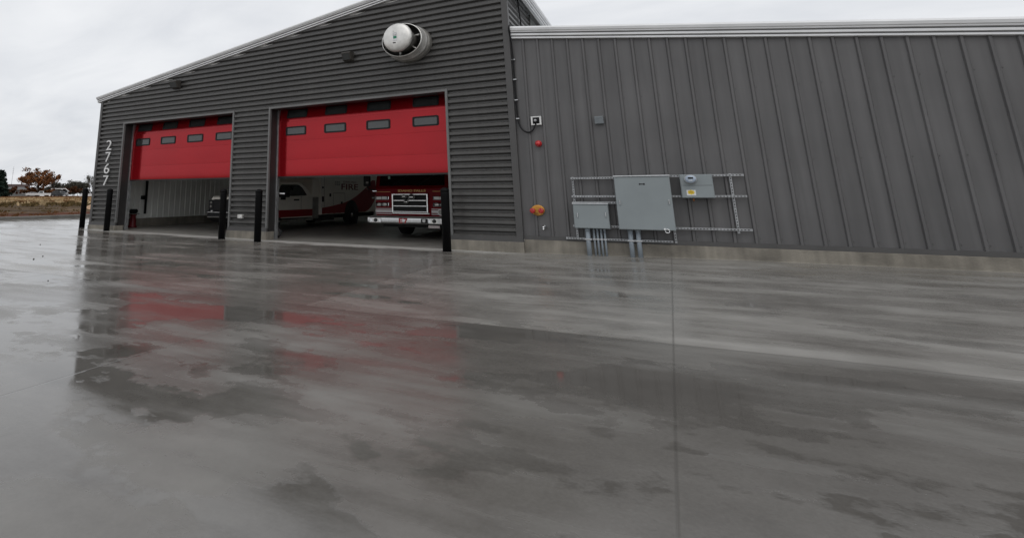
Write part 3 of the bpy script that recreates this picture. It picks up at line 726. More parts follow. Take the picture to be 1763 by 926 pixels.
def conduit(x0, x1, z1, lab, y=-.075):
    c, r = (x0+x1)/2, (x1-x0)/2
    t = thing('conduit', lab, 'conduit', (c, y, gz(c)), 'grey conduits under the cabinets')
    mb = MB(); mb.lathe((c, y, 0), [(r, -.03), (r, z1)], PVC, 'z', 20, 1., 1.); mb.lathe((c, y, 0), [(r*1.12, z1-.05), (r*1.12, z1)], PVC, 'z', 20); mb.build('pipe', t)
    mb = MB(); mb.box(c-r*1.5, c+r*1.5, y-r-.006, y-r*.2, .312, .338, GALV, .003); mb.build('strap', t)
conduit(1.225, 1.312, .528, 'thick grey conduit at the left end under the smaller cabinet', -.10)
for k, (a, lab) in enumerate(((1.372, 'thin grey conduit nearest the thick one under the smaller cabinet'), (1.436, 'thin grey conduit second from the thick one under the smaller cabinet'),
                              (1.502, 'thin grey conduit third from the thick one under the smaller cabinet'), (1.566, 'thin grey conduit at the right end under the smaller cabinet'))):
    conduit(a-.018, a+.020, .528, lab, -.06)
conduit(1.968, 2.05, .528, 'thick grey conduit on the left of the pair under the tall cabinet', -.10)
conduit(2.098, 2.18, .528, 'thick grey conduit on the right of the pair under the tall cabinet', -.10)

# ------------------------------------------------------------------ inside the left bay
t = thing('downpipe', 'black vertical pipe with a small box on the white inner wall', 'pipe', (-14.0, 1.95, .5))
mb = MB(); mb.tube([(-13.99, 1.95, .52), (-13.99, 1.95, 4.3)], .045, BLACKP, 12); mb.build('pipe', t)
mb = MB(); mb.box(-14.03, -13.93, 1.74, 1.90, 1.03, 1.17, BLACKP, .01); mb.build('switch_box', t)
t = thing('tool_stand', 'dark red pedestal with a dark machine on top just inside the left bay', 'pedestal', (-13.74, 1.25, gz(-13.7)))
mb = MB(); z0 = gz(-13.7)
mb.lathe((-13.74, 1.25, z0), [(.16, 0), (.16, .03), (.12, .08), (.09, .38), (.12, .41), (.12, .44)], REDST, 'z', 20); mb.build('pedestal', t)
mb = MB(); mb.box(-13.90, -13.58, 1.1, 1.4, z0+.445, z0+.47, ALUD, .005); mb.box(-13.83, -13.65, 1.15, 1.35, z0+.471, z0+.62, BLACKP, .03)
mb.lathe((-13.74, 1.25, z0+.55), [(.07, -.15), (.07, -.10), (.03, -.10), (.03, .10), (.07, .10), (.07, .15)], BLACKP, 'x', 18); mb.build('machine_head', t)
t = thing('hose_coil', 'coil of black hose lying on edge behind the middle pillar', 'hose', (-6.86, .58, gz(-6.86)))
mb = MB()
for k in range(3):
    mb.tube([(-6.80+.12*math.cos(a)*(1-.15*k), .52+.045*k, .15+gz(-6.8)+.125*math.sin(a)*(1-.12*k)) for a in [2*math.pi*j/24 for j in range(25)]], .020, REDSEAL, 8)
mb.build('hose_loops', t)
mb = MB(); mb.lathe((-6.80, .50, .15), [(.05, 0), (.05, .16)], ALUD, 'y', 14); mb.build('coupling', t)

# ------------------------------------------------------------------ vehicles
def wheel(parent, x, y, z, r, w, rimm):
    mb = MB(); mb.lathe((x, y, z), [(r*.62, -w/2), (r*.9, -w/2), (r, -w*.38), (r, w*.38), (r*.9, w/2), (r*.62, w/2)], TYRE, 'x', 32); t = mb.build('wheel', parent)
    mb = MB()
    mb.lathe((x, y, z), [(r*.62, -w*.42), (r*.62, w*.42)], rimm, 'x', 28); mb.lathe((x, y, z), [(r*.56, w*.42), (r*.50, w*.30), (r*.25, w*.34), (r*.22, w*.5), (r*.05, w*.52)], CHROME, 'x', 28)
    for k in range(8):
        a = 2*math.pi*k/8; mb.lathe((x+w*.33, y+r*.38*math.cos(a), z+r*.38*math.sin(a)), [(r*.06, 0), (r*.06, .02)], DARKIN, 'x', 8)
    mb.build('rim', t)

def ambulance():
    gf = .03; cx = -9.70
    t = thing('ambulance', 'white ambulance with red stripe parked across both bays, cab to the left', 'ambulance', (cx, 5, gf))
    def loft(secs, m, name, par):
        mb = MB(); i = mb.mi(m); rings = [[mb.bm.verts.new((x, y, z)) for x, z in pts] for y, pts in secs]
        n = len(rings[0])
        for A, B in zip(rings, rings[1:]):
            for k in range(n):
                f = mb.bm.faces.new([A[k], A[(k+1) % n], B[(k+1) % n], B[k]]); f.material_index = i
        for r_ in (rings[0], rings[-1]): mb.bm.faces.new(r_).material_index = i
        bmesh.ops.bevel(mb.bm, geom=[e for e in mb.bm.edges if len(e.link_faces) == 2 and e.calc_face_angle(0) > .35], offset=.02, segments=2, affect='EDGES')
        return mb.build(name, par)
    def sec(h0, zb, h1, zm, h2, zt):
        return [(cx-h0, zb), (cx+h0, zb), (cx+h1, zm), (cx+h2, zt), (cx-h2, zt), (cx-h1, zm)]
    body = loft([(1.80, sec(.90, .50, .96, .95, .80, 1.12)), (1.95, sec(.97, .46, 1.0, .98, .86, 1.17)), (2.85, sec(1.02, .42, 1.02, 1.10, .92, 1.235)),
                 (2.90, sec(1.02, .42, 1.02, 1.11, .94, 1.24)), (3.36, sec(1.02, .41, 1.02, 1.14, .83, 1.62)), (4.45, sec(1.02, .40, 1.02, 1.15, .83, 1.635)), (4.80, sec(1.02, .40, 1.02, 1.13, .88, 1.46)), (5.06, sec(1.01, .40, 1.02, 1.10, .98, 1.16))], AMBW, 'cab', t)
    # windscreen and side windows, slightly proud of the cab skin
    mb = MB(); mb.face([(cx-.86, 2.925, 1.25), (cx+.86, 2.925, 1.25), (cx+.77, 3.325, 1.585), (cx-.77, 3.325, 1.585)], GLASSV); mb.build('windscreen', t)
    def sx(z): return cx + 1.02 - (z-1.12)*(.19/.5) + .034
    for sgn, nm in ((1, 'side_window'), (-1, 'side_window')):
        pts = [(2.98, 1.16), (3.05, 1.30), (3.26, 1.50), (3.34, 1.535), (4.25, 1.545), (4.36, 1.53), (4.52, 1.43), (4.66, 1.20), (4.64, 1.165), (4.3, 1.16), (3.8, 1.145)]
        mb = MB(); mb.face([((sx(z) if sgn > 0 else 2*cx-sx(z)), y, z) for y, z in pts], GLASSV)
        if sgn > 0: mb.box(sx(1.36)-.004, sx(1.36)+.012, 3.88, 3.93, 1.16, 1.50, BLACKP)
        mb.build(nm, t)
    mb = MB(); mb.box(cx+1.022, cx+1.030, 2.6, 5.04, .44, .68, AMBR); mb.build('red_stripe', t)
    mb = MB(); mb.box(cx+1.02, cx+1.05, 3.88, 4.18, .99, 1.04, BLACKP, .01); mb.build('door_handle', t)
    for y in (2.98, 4.32):
        mb = MB(); mb.box(cx+1.0205, cx+1.024, y, y+.012, .46, 1.14, DARKIN); mb.build('door_seam', t)
    mb = MB(); mb.box(cx+.95, cx+1.30, 3.02, 3.30, 1.10, 1.27, BLACKP, .04); mb.box(cx+1.0, cx+1.2, 3.12, 3.17, 1.02, 1.12, BLACKP); mb.box(cx+1.05, cx+1.28, 3.005, 3.018, 1.20, 1.25, CHROME, .004); mb.build('mirror', t)
    mb = MB(); mb.box(cx-1.30, cx-.95, 3.02, 3.30, 1.10, 1.27, BLACKP, .04); mb.build('mirror', t)
    mb = MB(); mb.box(cx+.80, cx+1.03, 2.9, 5.1, .29, .35, ALUD, .01); mb.build('running_board', t)
    # front
    mb = MB(); mb.box(cx-.72, cx+.72, 1.765, 1.81, .67, 1.04, BLACKP, .02); g = mb.build('grille', t)
    for z, h in ((.985, .03), (.86, .02), (.735, .02)):
        mb = MB(); mb.box(cx-.70, cx+.70, 1.745, 1.764, z-h/2, z+h/2, DARKIN, .006); mb.build('grille_bar', g)
    for x0 in (-.42, .28):
        for z0 in (.90, .74):
            mb = MB(); s_ = 1 if x0 > 0 else -1; xa, xb = cx+x0, cx+x0+.14
            mb.box(xa, xb, 1.735, 1.744, z0+.075, z0+.10, CHROME); mb.box(xa, xb, 1.735, 1.744, z0, z0+.02, CHROME); mb.box(xa if s_ > 0 else xb-.04, (xa+.04) if s_ > 0 else xb, 1.7355, 1.7435, z0+.0202, z0+.0748, CHROME); mb.build('grille_bracket', g)
    for s_ in (-1, 1):
        mb = MB(); mb.box(cx+s_*.83-.115, cx+s_*.83+.115, 1.755, 1.90, .67, 1.03, BLACKP, .03); h_ = mb.build('headlight', t)
        for z in (.94, .82):
            mb = MB(); mb.lathe((cx+s_*.83, 1.75, z), [(.045, .006), (.045, -.004), (.02, -.010)], ALUD, 'y', 16); mb.build('lens', h_)
        mb = MB(); mb.lathe((cx+s_*.72, 1.70, .655), [(.05, .03), (.05, -.01), (.02, -.02)], LAMP, 'y', 16, 1.4, .7); mb.build('fog_lamp', t)
    mb = MB(); mb.box(cx-.94, cx+.94, 1.68, 1.82, .58, .685, BLACKP, .03); mb.box(cx-.90, cx+.90, 1.672, 1.681, .618, .640, CHROME, .004); mb.box(cx-.94, cx+.94, 1.685, 1.82, .44, .58, BLACKP, .03); mb.box(cx-.90, cx+.90, 1.676, 1.684, .468, .484, ALUD, .003); mb.build('bumper', t)
    mb = MB(); mb.prism([(1.70, .44), (1.95, .30), (2.2, .30), (2.2, .44)], 'x', cx-.9, cx+.9, BLACKP); mb.build('valance', t)
    # module box
    mb = MB(); BX0, BX1 = cx-1.14, cx+1.10
    mb.box(BX0, BX1, 5.52, 10.4, .46, 2.30, AMBW, .03); bx = mb.build('module', t)
    mb = MB(); mb.box(cx-.95, cx+.98, 5.02, 5.519, .34, 1.10, ALUD); mb.box(cx-.98, cx+.99, 5.10, 5.518, 1.10, 1.75, AMBW, .03); mb.build('pass_through', t)
    xs_ = BX1 + .004
    top = [(5.53, .71), (6.0, .745), (6.4, .785), (6.9, .84), (7.3, .90), (7.7, .985), (8.2, 1.135), (8.6, 1.30), (9.0, 1.47), (9.35, 1.66), (9.6, 1.82), (9.9, 1.82), (9.98, 1.5), (9.95, 1.14), (9.80, .92), (9.55, .72), (9.26, .57), (8.95, .49), (5.53, .49)]
    mb = MB(); mb.prism(top, 'x', BX1+.001, xs_, AMBR); mb.build('red_swoosh', bx)
    mb = MB(); text_mesh(mb, 'FIRE', FIRERED, (xs_, 7.66, 1.505), 1.36, .235, .004, '+x', .012); mb.build('lettering', bx)
    mb = MB(); text_mesh(mb, 'IDAHO FALLS', FIRERED, (xs_, 7.66, 1.70), 1.05, .07, .003, '+x')
    for r_ in range(3):
        for c in range(3): mb.box(xs_-.001, xs_+.002, 6.50+c*.13, 6.59+c*.13, 1.55+r_*.06, 1.59+r_*.06, ALUD)
    mb.build('small_lettering', bx)
    mb = MB()
    for y, z0, z1 in ((5.72, .74, 2.2), (6.37, .80, 1.25), (7.25, .92, 1.25)): mb.box(xs_-.003, xs_+.001, y, y+.012, z0, z1, DARKIN)
    mb.box(xs_-.003, xs_+.001, 6.37, 7.26, 1.25, 1.262, DARKIN); mb.build('compartment_seam', bx)
    for y, z, hy, hz in ((5.60, 1.46, .05, .03), (5.61, 1.03, .05, .10), (6.13, 1.18, .05, .06), (6.99, .885, .05, .04)):
        mb = MB(); mb.box(xs_, xs_+.025, y-hy, y+hy, z-hz, z+hz, BLACKP, .008); mb.build('latch', bx)
    mb = MB(); mb.box(BX1+.0005, xs_+.004, 5.525, 5.56, .48, 2.25, ALU); mb.build('corner_strip', bx)
    mb = MB(); mb.lathe((BX1+.002, 7.78, .42), [(.56, 0), (.56, .012)], DARKIN, 'x', 32); mb.build('wheel_arch', bx)
    mb = MB(); mb.box(cx-.85, cx+.85, 2.2, 10.2, .30, .47, DARKIN); mb.box(cx+.5, cx+1.0, 5.6, 6.6, .24, .46, DARKIN); mb.build('chassis', t)
    mb = MB()
    for y in (5.75, 6.15, 6.55, 6.95): mb.box(xs_, xs_+.006, y, y+.18, .478, .495, WSTRIPE)
    mb.build('reflector_strip', bx)
    wheel(t, cx+.86, 2.72, gf+.36, .36, .26, ALUD); wheel(t, cx-.86, 2.72, gf+.36, .36, .26, ALUD)
    wheel(t, cx+1.0, 7.78, gf+.36, .36, .26, ALUD); wheel(t, cx-.9, 7.78, gf+.36, .36, .26, ALUD)
    mb = MB(); mb.lathe((cx+1.018, 2.72, .40), [(.43, 0), (.43, .01)], DARKIN, 'x', 28); mb.build('wheel_arch', t)
ambulance()

def engine():
    cx, yf, gf = -3.545, 2.33, .0
    t = thing('fire_engine', 'dark red fire engine with chrome grille and wide bumper in the right bay', 'fire engine', (cx, 5, gf))
    H = 1.10
    mb = MB(); mb.prism([(yf, .60), (yf, 1.37), (yf+.06, 1.40), (yf+.22, 2.22), (yf+.42, 2.36), (5.0, 2.38), (5.0, .60)], 'x', cx-H, cx+H, ENGR, .03); mb.build('cab', t)
    mb = MB(); mb.face([(cx-H+.10, yf+.058, 1.425), (cx+H-.10, yf+.058, 1.425), (cx+H-.13, yf+.208, 2.16), (cx-H+.13, yf+.208, 2.16)], GLASSV)
    wsn = mb.build('windscreen', t)
    mb = MB(); mb.box(cx-.72, cx-.66, yf+.075, yf+.095, 1.62, 1.70, mat('painted_glass_reflection', (.45, .72, .62), .5)); mb.build('sticker', wsn)  # pale green light reflection on the glass, painted as a flat patch
    mb = MB(); mb.tube([(cx-.6, yf+.03, 1.41), (cx-.1, yf+.075, 1.72)], .012, BLACKP, 6); mb.tube([(cx+.2, yf+.03, 1.41), (cx+.7, yf+.075, 1.72)], .012, BLACKP, 6); mb.build('wiper', t)
    mb = MB(); text_mesh(mb, 'IDAHO FALLS', GOLD, (-3.50, yf-.003, 1.288), .84, .066, .006, bold=.03); mb.build('lettering', t)
    mb = MB(); mb.box(-4.58, -4.17, yf-.004, yf-.0005, 1.258, 1.268, GOLD); mb.box(-2.88, -2.50, yf-.004, yf-.0005, 1.262, 1.272, GOLD); mb.build('gold_pinstripe', t)
    # grille
    mb = MB(); mb.box(-4.06, -3.03, yf-.035, yf-.001, .70, 1.185, BLACKP)
    for k in range(30): mb.box(-4.03+k*.0335, -4.018+k*.0335, yf-.042, yf-.0352, .72, 1.17, DARKIN)
    g = mb.build('grille', t)
    mb = MB()
    mb.box(-4.085, -4.045, yf-.085, yf-.002, .69, 1.205, CHROME, .010); mb.box(-3.04, -3.0, yf-.085, yf-.002, .69, 1.205, CHROME, .010)
    mb.box(-4.0445, -3.0405, yf-.085, yf-.002, 1.172, 1.205, CHROME, .008); mb.box(-4.0445, -3.0405, yf-.085, yf-.002, .705, .735, CHROME, .008); mb.build('grille_surround', g)
    for z in (1.022, .872):
        mb = MB(); mb.box(-4.04, -3.045, yf-.08, yf-.043, z-.015, z+.015, CHROME, .006); mb.build('grille_bar', g)
    for x, z, r, s in ((-3.70, 1.13, .085, .66), (-3.475, 1.115, .105, .80), (-3.64, .985, .078, .66)):
        mb = MB(); mb.lathe((x, yf-.09, z), [(r, .01), (r, -.006), (r*.92, -.014), (r*.86, -.010), (r*.2, -.012)], ALUD, 'y', 24, 1., s)
        mb.lathe((x, yf-.104, z), [(r*.84, .002), (r*.84, -.003)], BLACKP, 'y', 24, 1., s); mb.box(x-r*.55, x+r*.55, yf-.110, yf-.1072, z-r*.12, z+r*.12, ALU); mb.build('emblem', g)
    mb = MB(); mb.box(-4.1, -2.98, yf-.03, yf-.001, .655, .688, ALU, .006); mb.box(-4.05, -3.03, yf-.06, yf-.031, .668, .68, CHROME); mb.build('step_plate', t)
    # lamps
    for x0, x1 in ((-4.64, -4.20), (-2.875, -2.46)):
        for z0, z1, up_ in ((1.035, 1.145, True), (.855, .970, False)):
            mb = MB(); mb.box(x0, x1, yf-.04, yf-.001, z0, z1, CHROME, .02); mb.box(x0+.022, x1-.022, yf-.046, yf-.0405, z0+.02, z1-.02, BLACKP, .002); h = mb.build('headlight', t)
            for c in ((x0*.70+x1*.30), (x0*.30+x1*.70)):
                mb = MB()
                if up_: mb.box(c-.080, c+.080, yf-.054, yf-.0465, z0+.022, z1-.022, LAMP, .012)
                else: mb.lathe((c, yf-.047, (z0+z1)/2), [(.055, .0), (.052, -.01), (.02, -.018), (.003, -.02)], ALU, 'y', 20, 1.4, .8)
                mb.build('lens', h)
    for x0, x1 in ((-4.645, -4.12), (-2.93, -2.45)):
        mb = MB(); mb.box(x0, x1, yf-.004, yf-.0005, .69, .765, WSTRIPE); mb.box(x0, x1, yf-.004, yf-.0005, .785, .805, WSTRIPE); mb.box(x0, x1, yf-.004, yf-.0005, .645, .665, WSTRIPE); mb.build('white_stripe', t)
    mb = MB(); mb.lathe((-2.655, yf-.005, .715), [(.10, .0), (.10, -.008)], WSTRIPE, 'y', 24, 1., .9); mb.lathe((-2.655, yf-.0135, .715), [(.07, .0), (.07, -.004)], ALUD, 'y', 20, 1., .9); mb.build('round_badge', t)
    mb = MB(); mb.box(-4.70, -4.56, yf-.09, yf-.03, 1.268, 1.30, CHROME, .008); mb.build('marker_light', t)
    mb = MB(); mb.ball((-4.70, yf-.02, 1.09), .05, .05, .03, ALUD, 12); mb.build('side_marker', t)
    # bumper
    by = 1.88
    mb = MB(); mb.prism([(by+.05, .398), (by+.012, .418), (by, .455), (by, .515), (by+.014, .565), (by+.05, .592), (by+.44, .595), (by+.44, .40)], 'x', -4.66, -2.44, BUMPER, .004); bp = mb.build('bumper', t)
    mb = MB(); mb.box(-4.62, -2.48, by+.03, by+.43, .596, .602, ALUD); mb.box(-4.68, -4.645, by+.02, by+.4, .42, .58, ALU, .01); mb.build('bumper_deck', bp)
    mb = MB(); ex, ez = -3.705, .432        # heavy block letters E7
    for q in ((0, .034, 0, .126), (.0342, .11, 0, .029), (.0342, .095, .049, .077), (.0342, .11, .097, .126)): mb.box(ex+q[0], ex+q[1], by-.006, by+.02, ez+q[2], ez+q[3], LETRED)
    mb.prism([(ex+.135, ez+.096), (ex+.135, ez+.126), (ex+.245, ez+.126), (ex+.245, ez+.10), (ex+.195, ez), (ex+.155, ez), (ex+.205, ez+.096)], 'y', by-.006, by+.02, LETRED)
    mb.build('lettering', bp)
    mb = MB(); mb.box(-3.055, -2.87, by-.02, by-.0005, .445, .555, BLACKP, .008); mb.lathe((-2.965, by-.02, .50), [(.05, 0), (.05, -.008), (.02, -.014)], LAMP, 'y', 20, 1., .85); mb.build('siren_speaker', bp)
    for x0, x1, xc in ((-4.60, -4.25, -4.41), (-2.84, -2.47, -2.68)):
        mb = MB(); mb.box(x0, x1, by-.012, by-.0005, .432, .555, ALU, .006); mb.lathe((xc, by-.012, .497), [(.058, 0), (.055, -.01), (.045, -.012)], DARKIN, 'y', 20, 1., .85); mb.lathe((xc-.01, by-.024, .50), [(.028, .0), (.02, -.008)], GLASSD, 'y', 14)
        for dx in (-.13, .13): mb.box(xc+dx-.035, xc+dx+.035, by-.018, by-.0125, .45, .535, LAMP if dx > 0 and xc > -3 else CHROME, .004)
        mb.build('corner_lamp', bp)
    mb = MB(); mb.box(-2.85, -2.54, by-.002, by+.01, .318, .388, PLATEM, .003)
    for k in range(6): mb.box(-2.83+k*.046, -2.80+k*.046, by-.0045, by-.0022, .332, .360, ALUD)
    mb.box(-2.83, -2.56, by-.0045, by-.0022, .368, .376, ALUD); mb.build('licence_plate', bp)
    # mirror, wheels, body
    for s in (-1, 1):
        mx = cx + s*1.33
        mb = MB(); mb.box(mx-.10, mx+.10, yf-.14, yf-.02, 1.42, 1.72, BLACKP, .03); mb.box(mx-.0, mx+.08, yf-.152, yf-.1405, 1.50, 1.55, ALUD, .01); mb.tube([(mx, yf-.08, 1.43), (mx-s*.02, yf-.05, 1.34), (mx-s*.22, yf+.05, 1.30)], .018, BLACKP, 8); mb.build('mirror', t)
    mb = MB(); mb.box(cx-1.12, cx+1.12, 5.05, 10.5, .55, 2.30, ENGR, .03); mb.box(cx-.9, cx+.9, 2.4, 10.3, .30, .56, DARKIN); mb.build('body', t)
    mb = MB(); mb.box(cx-.8, cx+.8, yf+.5, yf+.8, 2.37, 2.50, mat('light_bar_lens', (.30, .02, .03), .2, coat=.5), .03); mb.build('light_bar', t)
    for x in (cx-.86, cx+.86):
        wheel(t, x, 3.95, .43, .43, .30, ALU); wheel(t, x, 8.6, .43, .43, .36, ALU)
engine()

# ------------------------------------------------------------------ beyond the field
def bear(px, D):
    """bearing given as horizontal offset along the skyline (degrees = offset mapped), distance in metres from the drive"""
    a = R(-62.69 + .0437*px + .00002*px*px)
    return Vector((CAMP.x + D*math.sin(a), CAMP.y + D*math.cos(a), 0)), a
BARK = mat('bark', (.045, .036, .030), .9, var=.3)
BARKG = mat('grey_bark', (.085, .075, .068), .9, var=.3)
def leafm(name, col, var): return mat(name, col, .8, var=var, scale=.35, spec=.05)
ORL = [leafm('rust_leaves', (.19, .080, .034), .35), leafm('orange_leaves', (.25, .112, .046), .35), leafm('brown_leaves', (.10, .055, .032), .3)]
CON = [leafm('conifer_needles', (.012, .022, .017), .3), leafm('conifer_needles_light', (.022, .032, .024), .3)]
BUSH = [leafm('bush_leaves', (.12, .042, .022), .35), leafm('bush_leaves_dark', (.055, .035, .02), .3)]
GRYT = [leafm('grey_twigs', (.10, .092, .080), .35), leafm('olive_twigs', (.075, .076, .058), .35)]
def leaves(mb, c, rad, n, size, mats, flat=.8):
    c = Vector(c)
    for _ in range(n):
        d = Vector((random.gauss(0, .5), random.gauss(0, .5), random.gauss(0, .5)*flat)); p = c + d*rad
        s = size*random.uniform(.5, 1.3)
        u = Vector((random.uniform(-1, 1), random.uniform(-1, 1), random.uniform(-1, 1))).normalized(); v = u.orthogonal().normalized()
        v = (Matrix.Rotation(random.uniform(0, 6.28), 3, u) @ v)
        mb.face([p-u*s*.5-v*s*.3, p+u*s*.5-v*s*.2, p+u*s*.4+v*s*.35, p-u*s*.45+v*s*.3], random.choice(mats))
def broadleaf(name, lab, loc, H, W, mats, dens=1., bark=BARK, leafsize=.45, group='trees beyond the field', trunkfrac=.18, clumpn=26):
    t = thing(name, lab, 'tree', tuple(loc), group)
    tr = MB(); cr = MB(); base = Vector(loc)
    tr.tube([base - Vector((0, 0, .3)), base + Vector((.1, 0, H*.15)), base + Vector((0, .15, H*.34))], H*.028, bark, 8, H*.018)
    tips = []
    for k in range(11):
        a = 2*math.pi*k/11 + random.uniform(-.2, .2); e = random.uniform(.25, 1.15)
        ln = H*random.uniform(.42, .62); p = base + Vector((0, 0, H*random.uniform(.14, .34)))
        d = Vector((math.cos(a)*math.cos(e)*W/H*1.1, math.sin(a)*math.cos(e)*W/H*1.1, math.sin(e)))
        pts = [p, p + d*ln*.5 + Vector((0, 0, ln*.03)), p + d*ln + Vector((0, 0, -ln*.02))]
        tr.tube(pts, H*.012, bark, 6, H*.003); tips += [pts[1], pts[2], (pts[1]+pts[2])/2]
        for j in range(3):
            q = pts[1].lerp(pts[2], random.random()); dd = (d + Vector((random.uniform(-.7, .7), random.uniform(-.7, .7), random.uniform(-.2, .6)))).normalized()
            e_ = q + dd*ln*random.uniform(.25, .5); tr.tube([q, e_], H*.005, bark, 5, H*.0015); tips.append(e_)
    for p in tips: leaves(cr, p, H*random.uniform(.07, .12), int(clumpn*dens), leafsize, mats)
    tr.build('trunk', t); cr.build('crown', t)
    return t
def conifer(lab, loc, H, W):
    t = thing('conifer', lab, 'tree', tuple(loc), 'trees beyond the field'); b = Vector(loc)
    tr = MB(); tr.tube([b - Vector((0, 0, .3)), b + Vector((0, 0, H*.97))], H*.022, BARK, 8, .03); cr = MB()
    for k in range(22):
        z = H*(.04 + .92*k/22); r = W/2*(1 - k/23)**.6*random.uniform(.55, 1.2)
        for j in range(9):
            a = 2*math.pi*(j/9 + .37*k) ; rr = r*random.uniform(.65, 1.1)
            p0 = b + Vector((0, 0, z)); p1 = b + Vector((math.cos(a)*rr, math.sin(a)*rr, z - rr*.22))
            tr.tube([p0, p1], .05, BARK, 4, .015)
            for f in (.45, .75, 1.): leaves(cr, p0.lerp(p1, f), .45, 9, .5, CON, .6)
    tr.build('trunk', t); cr.build('crown', t)
def bare(lab, loc, H, W, dens=1., mats=GRYT, tw=1.):
    t = thing('bare_tree', lab, 'tree', tuple(loc), 'trees beyond the field'); b = Vector(loc); tr = MB(); cr = MB()
    def br(p, d, ln, r, lv):
        e = p + d*ln; tr.tube([p, (p+e)/2 + Vector((random.uniform(-.05, .05)*ln, random.uniform(-.05, .05)*ln, 0)), e], r, BARKG, 5, r*.6, False)
        if lv == 0:
            leaves(cr, p.lerp(e, .6), H*.075, int(13*dens), .30, mats, 1.); return
        for _ in range(4 if lv > 1 else 3):
            dd = (d + Vector((random.uniform(-.9, .9)*W/H*1.3, random.uniform(-.9, .9)*W/H*1.3, random.uniform(-.1, .45)))).normalized()
            br(p.lerp(e, random.uniform(.5, 1.)), dd, ln*random.uniform(.6, .82), r*.58, lv-1)
    H *= 1.5; br(b, Vector((0, 0, 1)), H*.30, H*.016, 3)
    tr.build('trunk', t); cr.build('crown', t)
def at(px, D, up_=0.):
    p, a = bear(px, D); p.z = fieldz(D) + up_; return p
D0 = 180
conifer('tall dark green conifer at the left edge', at(-5, 150), 6.3, 5.6)
broadleaf('autumn_tree', 'big rust orange autumn tree behind the field', at(64, 172), 7.9, 8.2, ORL, 1.0, leafsize=.40, clumpn=60)
broadleaf('shrub', 'low brown undergrowth under the orange tree crown', at(66, 176), 3.0, 8.0, ORL, 1.0, leafsize=.4, group='shrubs beyond the field', clumpn=40)
broadleaf('shrub', 'dark reddish shrub beside the grey house under the conifer', at(17, 160), 2.6, 5.5, BUSH, 1.2, leafsize=.4, group='shrubs beyond the field')
broadleaf('shrub', 'low rust coloured shrub right of the carport', at(124, 200), 3.3, 4.4, BUSH, .8, leafsize=.4, group='shrubs beyond the field')
for px, D, H, W, lab, dn in ((99, 220, 4.6, 6.5, 'dense low grey thicket tree directly left of the carport gable', 3.5), (117, 238, 4.6, 7, 'dense low grey tree between carport and rounded tree', 3.5), (133, 242, 5.0, 7, 'dense dark grey tree left of the leftmost bollard top', 3.5), (146, 238, 5.0, 7, 'dense low grey tree right of the leftmost bollard', 3.2), (93, 215, 6.0, 5, 'thin grey tree between the orange tree and the carport roof', .9), (108, 235, 4.7, 5.5, 'low bare tree rising behind the carport roof', 1.4), (126, 240, 6.0, 6.5, 'rounded dense grey tree right of the carport', 3.0),
                             (140, 235, 5.2, 6, 'low grey tree behind the leftmost bollard', 2.4), (152, 225, 7.0, 5, 'tall sparse bare tree beside the building corner', .8), (163, 250, 5.5, 6, 'bare tree mostly hidden by the building corner', 1.2)):
    bare(lab, at(px, D), H, W, dn)
bare('low grey thicket tree filling the gap right of the orange trunk', at(84, 225), 3.6, 7, 3.2)
for px, D, lab in ((108, 228, 'low grey brown brush behind the carport'), (128, 232, 'low grey brown brush left of the leftmost bollard'), (148, 230, 'low grey brown brush right of the leftmost bollard'), (88, 214, 'low grey brown brush between orange tree and carport')):
    broadleaf('shrub', lab, at(px, D), 2.9, 7.5, GRYT, 1., leafsize=.42, group='shrubs beyond the field', clumpn=44)
# antenna mast
t = thing('antenna_mast', 'thin grey antenna mast rising between conifer and orange tree', 'mast', tuple(at(18, 230)))
mb = MB(); p = at(18, 230); mb.tube([p, p+Vector((0, 0, 10.4))], .06, BARKG, 6, .03); mb.build('pole', t)
mb = MB()
for k in range(3): mb.tube([p+Vector((-.3, -.1, 8+k*.7)), p+Vector((.3, .1, 8+k*.7))], .03, BARKG, 5)
mb.build('crossbar', t)
# houses
HW = mat('house_grey_siding', (.16, .165, .165), .8, var=.15); HR = mat('brown_shingles', (.050, .028, .024), .9, var=.2); HRG = mat('grey_shingles', (.12, .12, .12), .9, var=.2); HWH = mat('white_fascia', (.72, .73, .74), .6)
HDK = mat('shadowed_blue_siding', (.09, .11, .13), .8, var=.15)
def oriented(px, D):
    p = at(px, D); _, a = bear(px, D); return Matrix.Translation(p) @ Matrix.Rotation(-a, 4, 'Z')
def part_local(name, parent, M, fn):
    mb = MB(); fn(mb); bmesh.ops.transform(mb.bm, matrix=M, verts=mb.bm.verts); return mb.build(name, parent)
M = oriented(40, 195); t = thing('house', 'low grey house with grey roof behind the orange tree', 'house', tuple(M.translation), 'houses beyond the field')
part_local('wall', t, M, lambda m: m.box(-4.2, 4.2, 0, 6, -.3, 2.0, HW))
part_local('roof', t, M, lambda m: m.prism([(-.4, 1.75), (6.4, 1.75), (3, 2.75)], 'x', -4.6, 4.6, HRG))
for x in (-2.6, .2, 2.7): 
    f = part_local('window', t, M, lambda m, x=x: m.box(x-.5, x+.5, -.05, -.002, .7, 1.5, HWH)); part_local('pane', f, M, lambda m, x=x: m.box(x-.42, x+.42, -.06, -.052, .77, 1.43, GLASSD))
M = oriented(101, 192); t = thing('carport_house', 'small house with white edged roof and open dark carport', 'house', tuple(M.translation), 'houses beyond the field')
part_local('wall', t, M, lambda m: m.box(-1.6, 2.0, 1.5, 7, -.3, 1.75, HDK))
part_local('roof', t, M, lambda m: m.prism([(-2.3, 2.05), (1.6, 2.12), (2.75, 1.25), (2.75, 1.5), (1.7, 2.35), (-2.3, 2.28)], 'y', 0, 7, HWH))
part_local('porch_wall', t, M, lambda m: m.box(1.2, 2.3, .8, 1.45, -.3, .95, HWH))
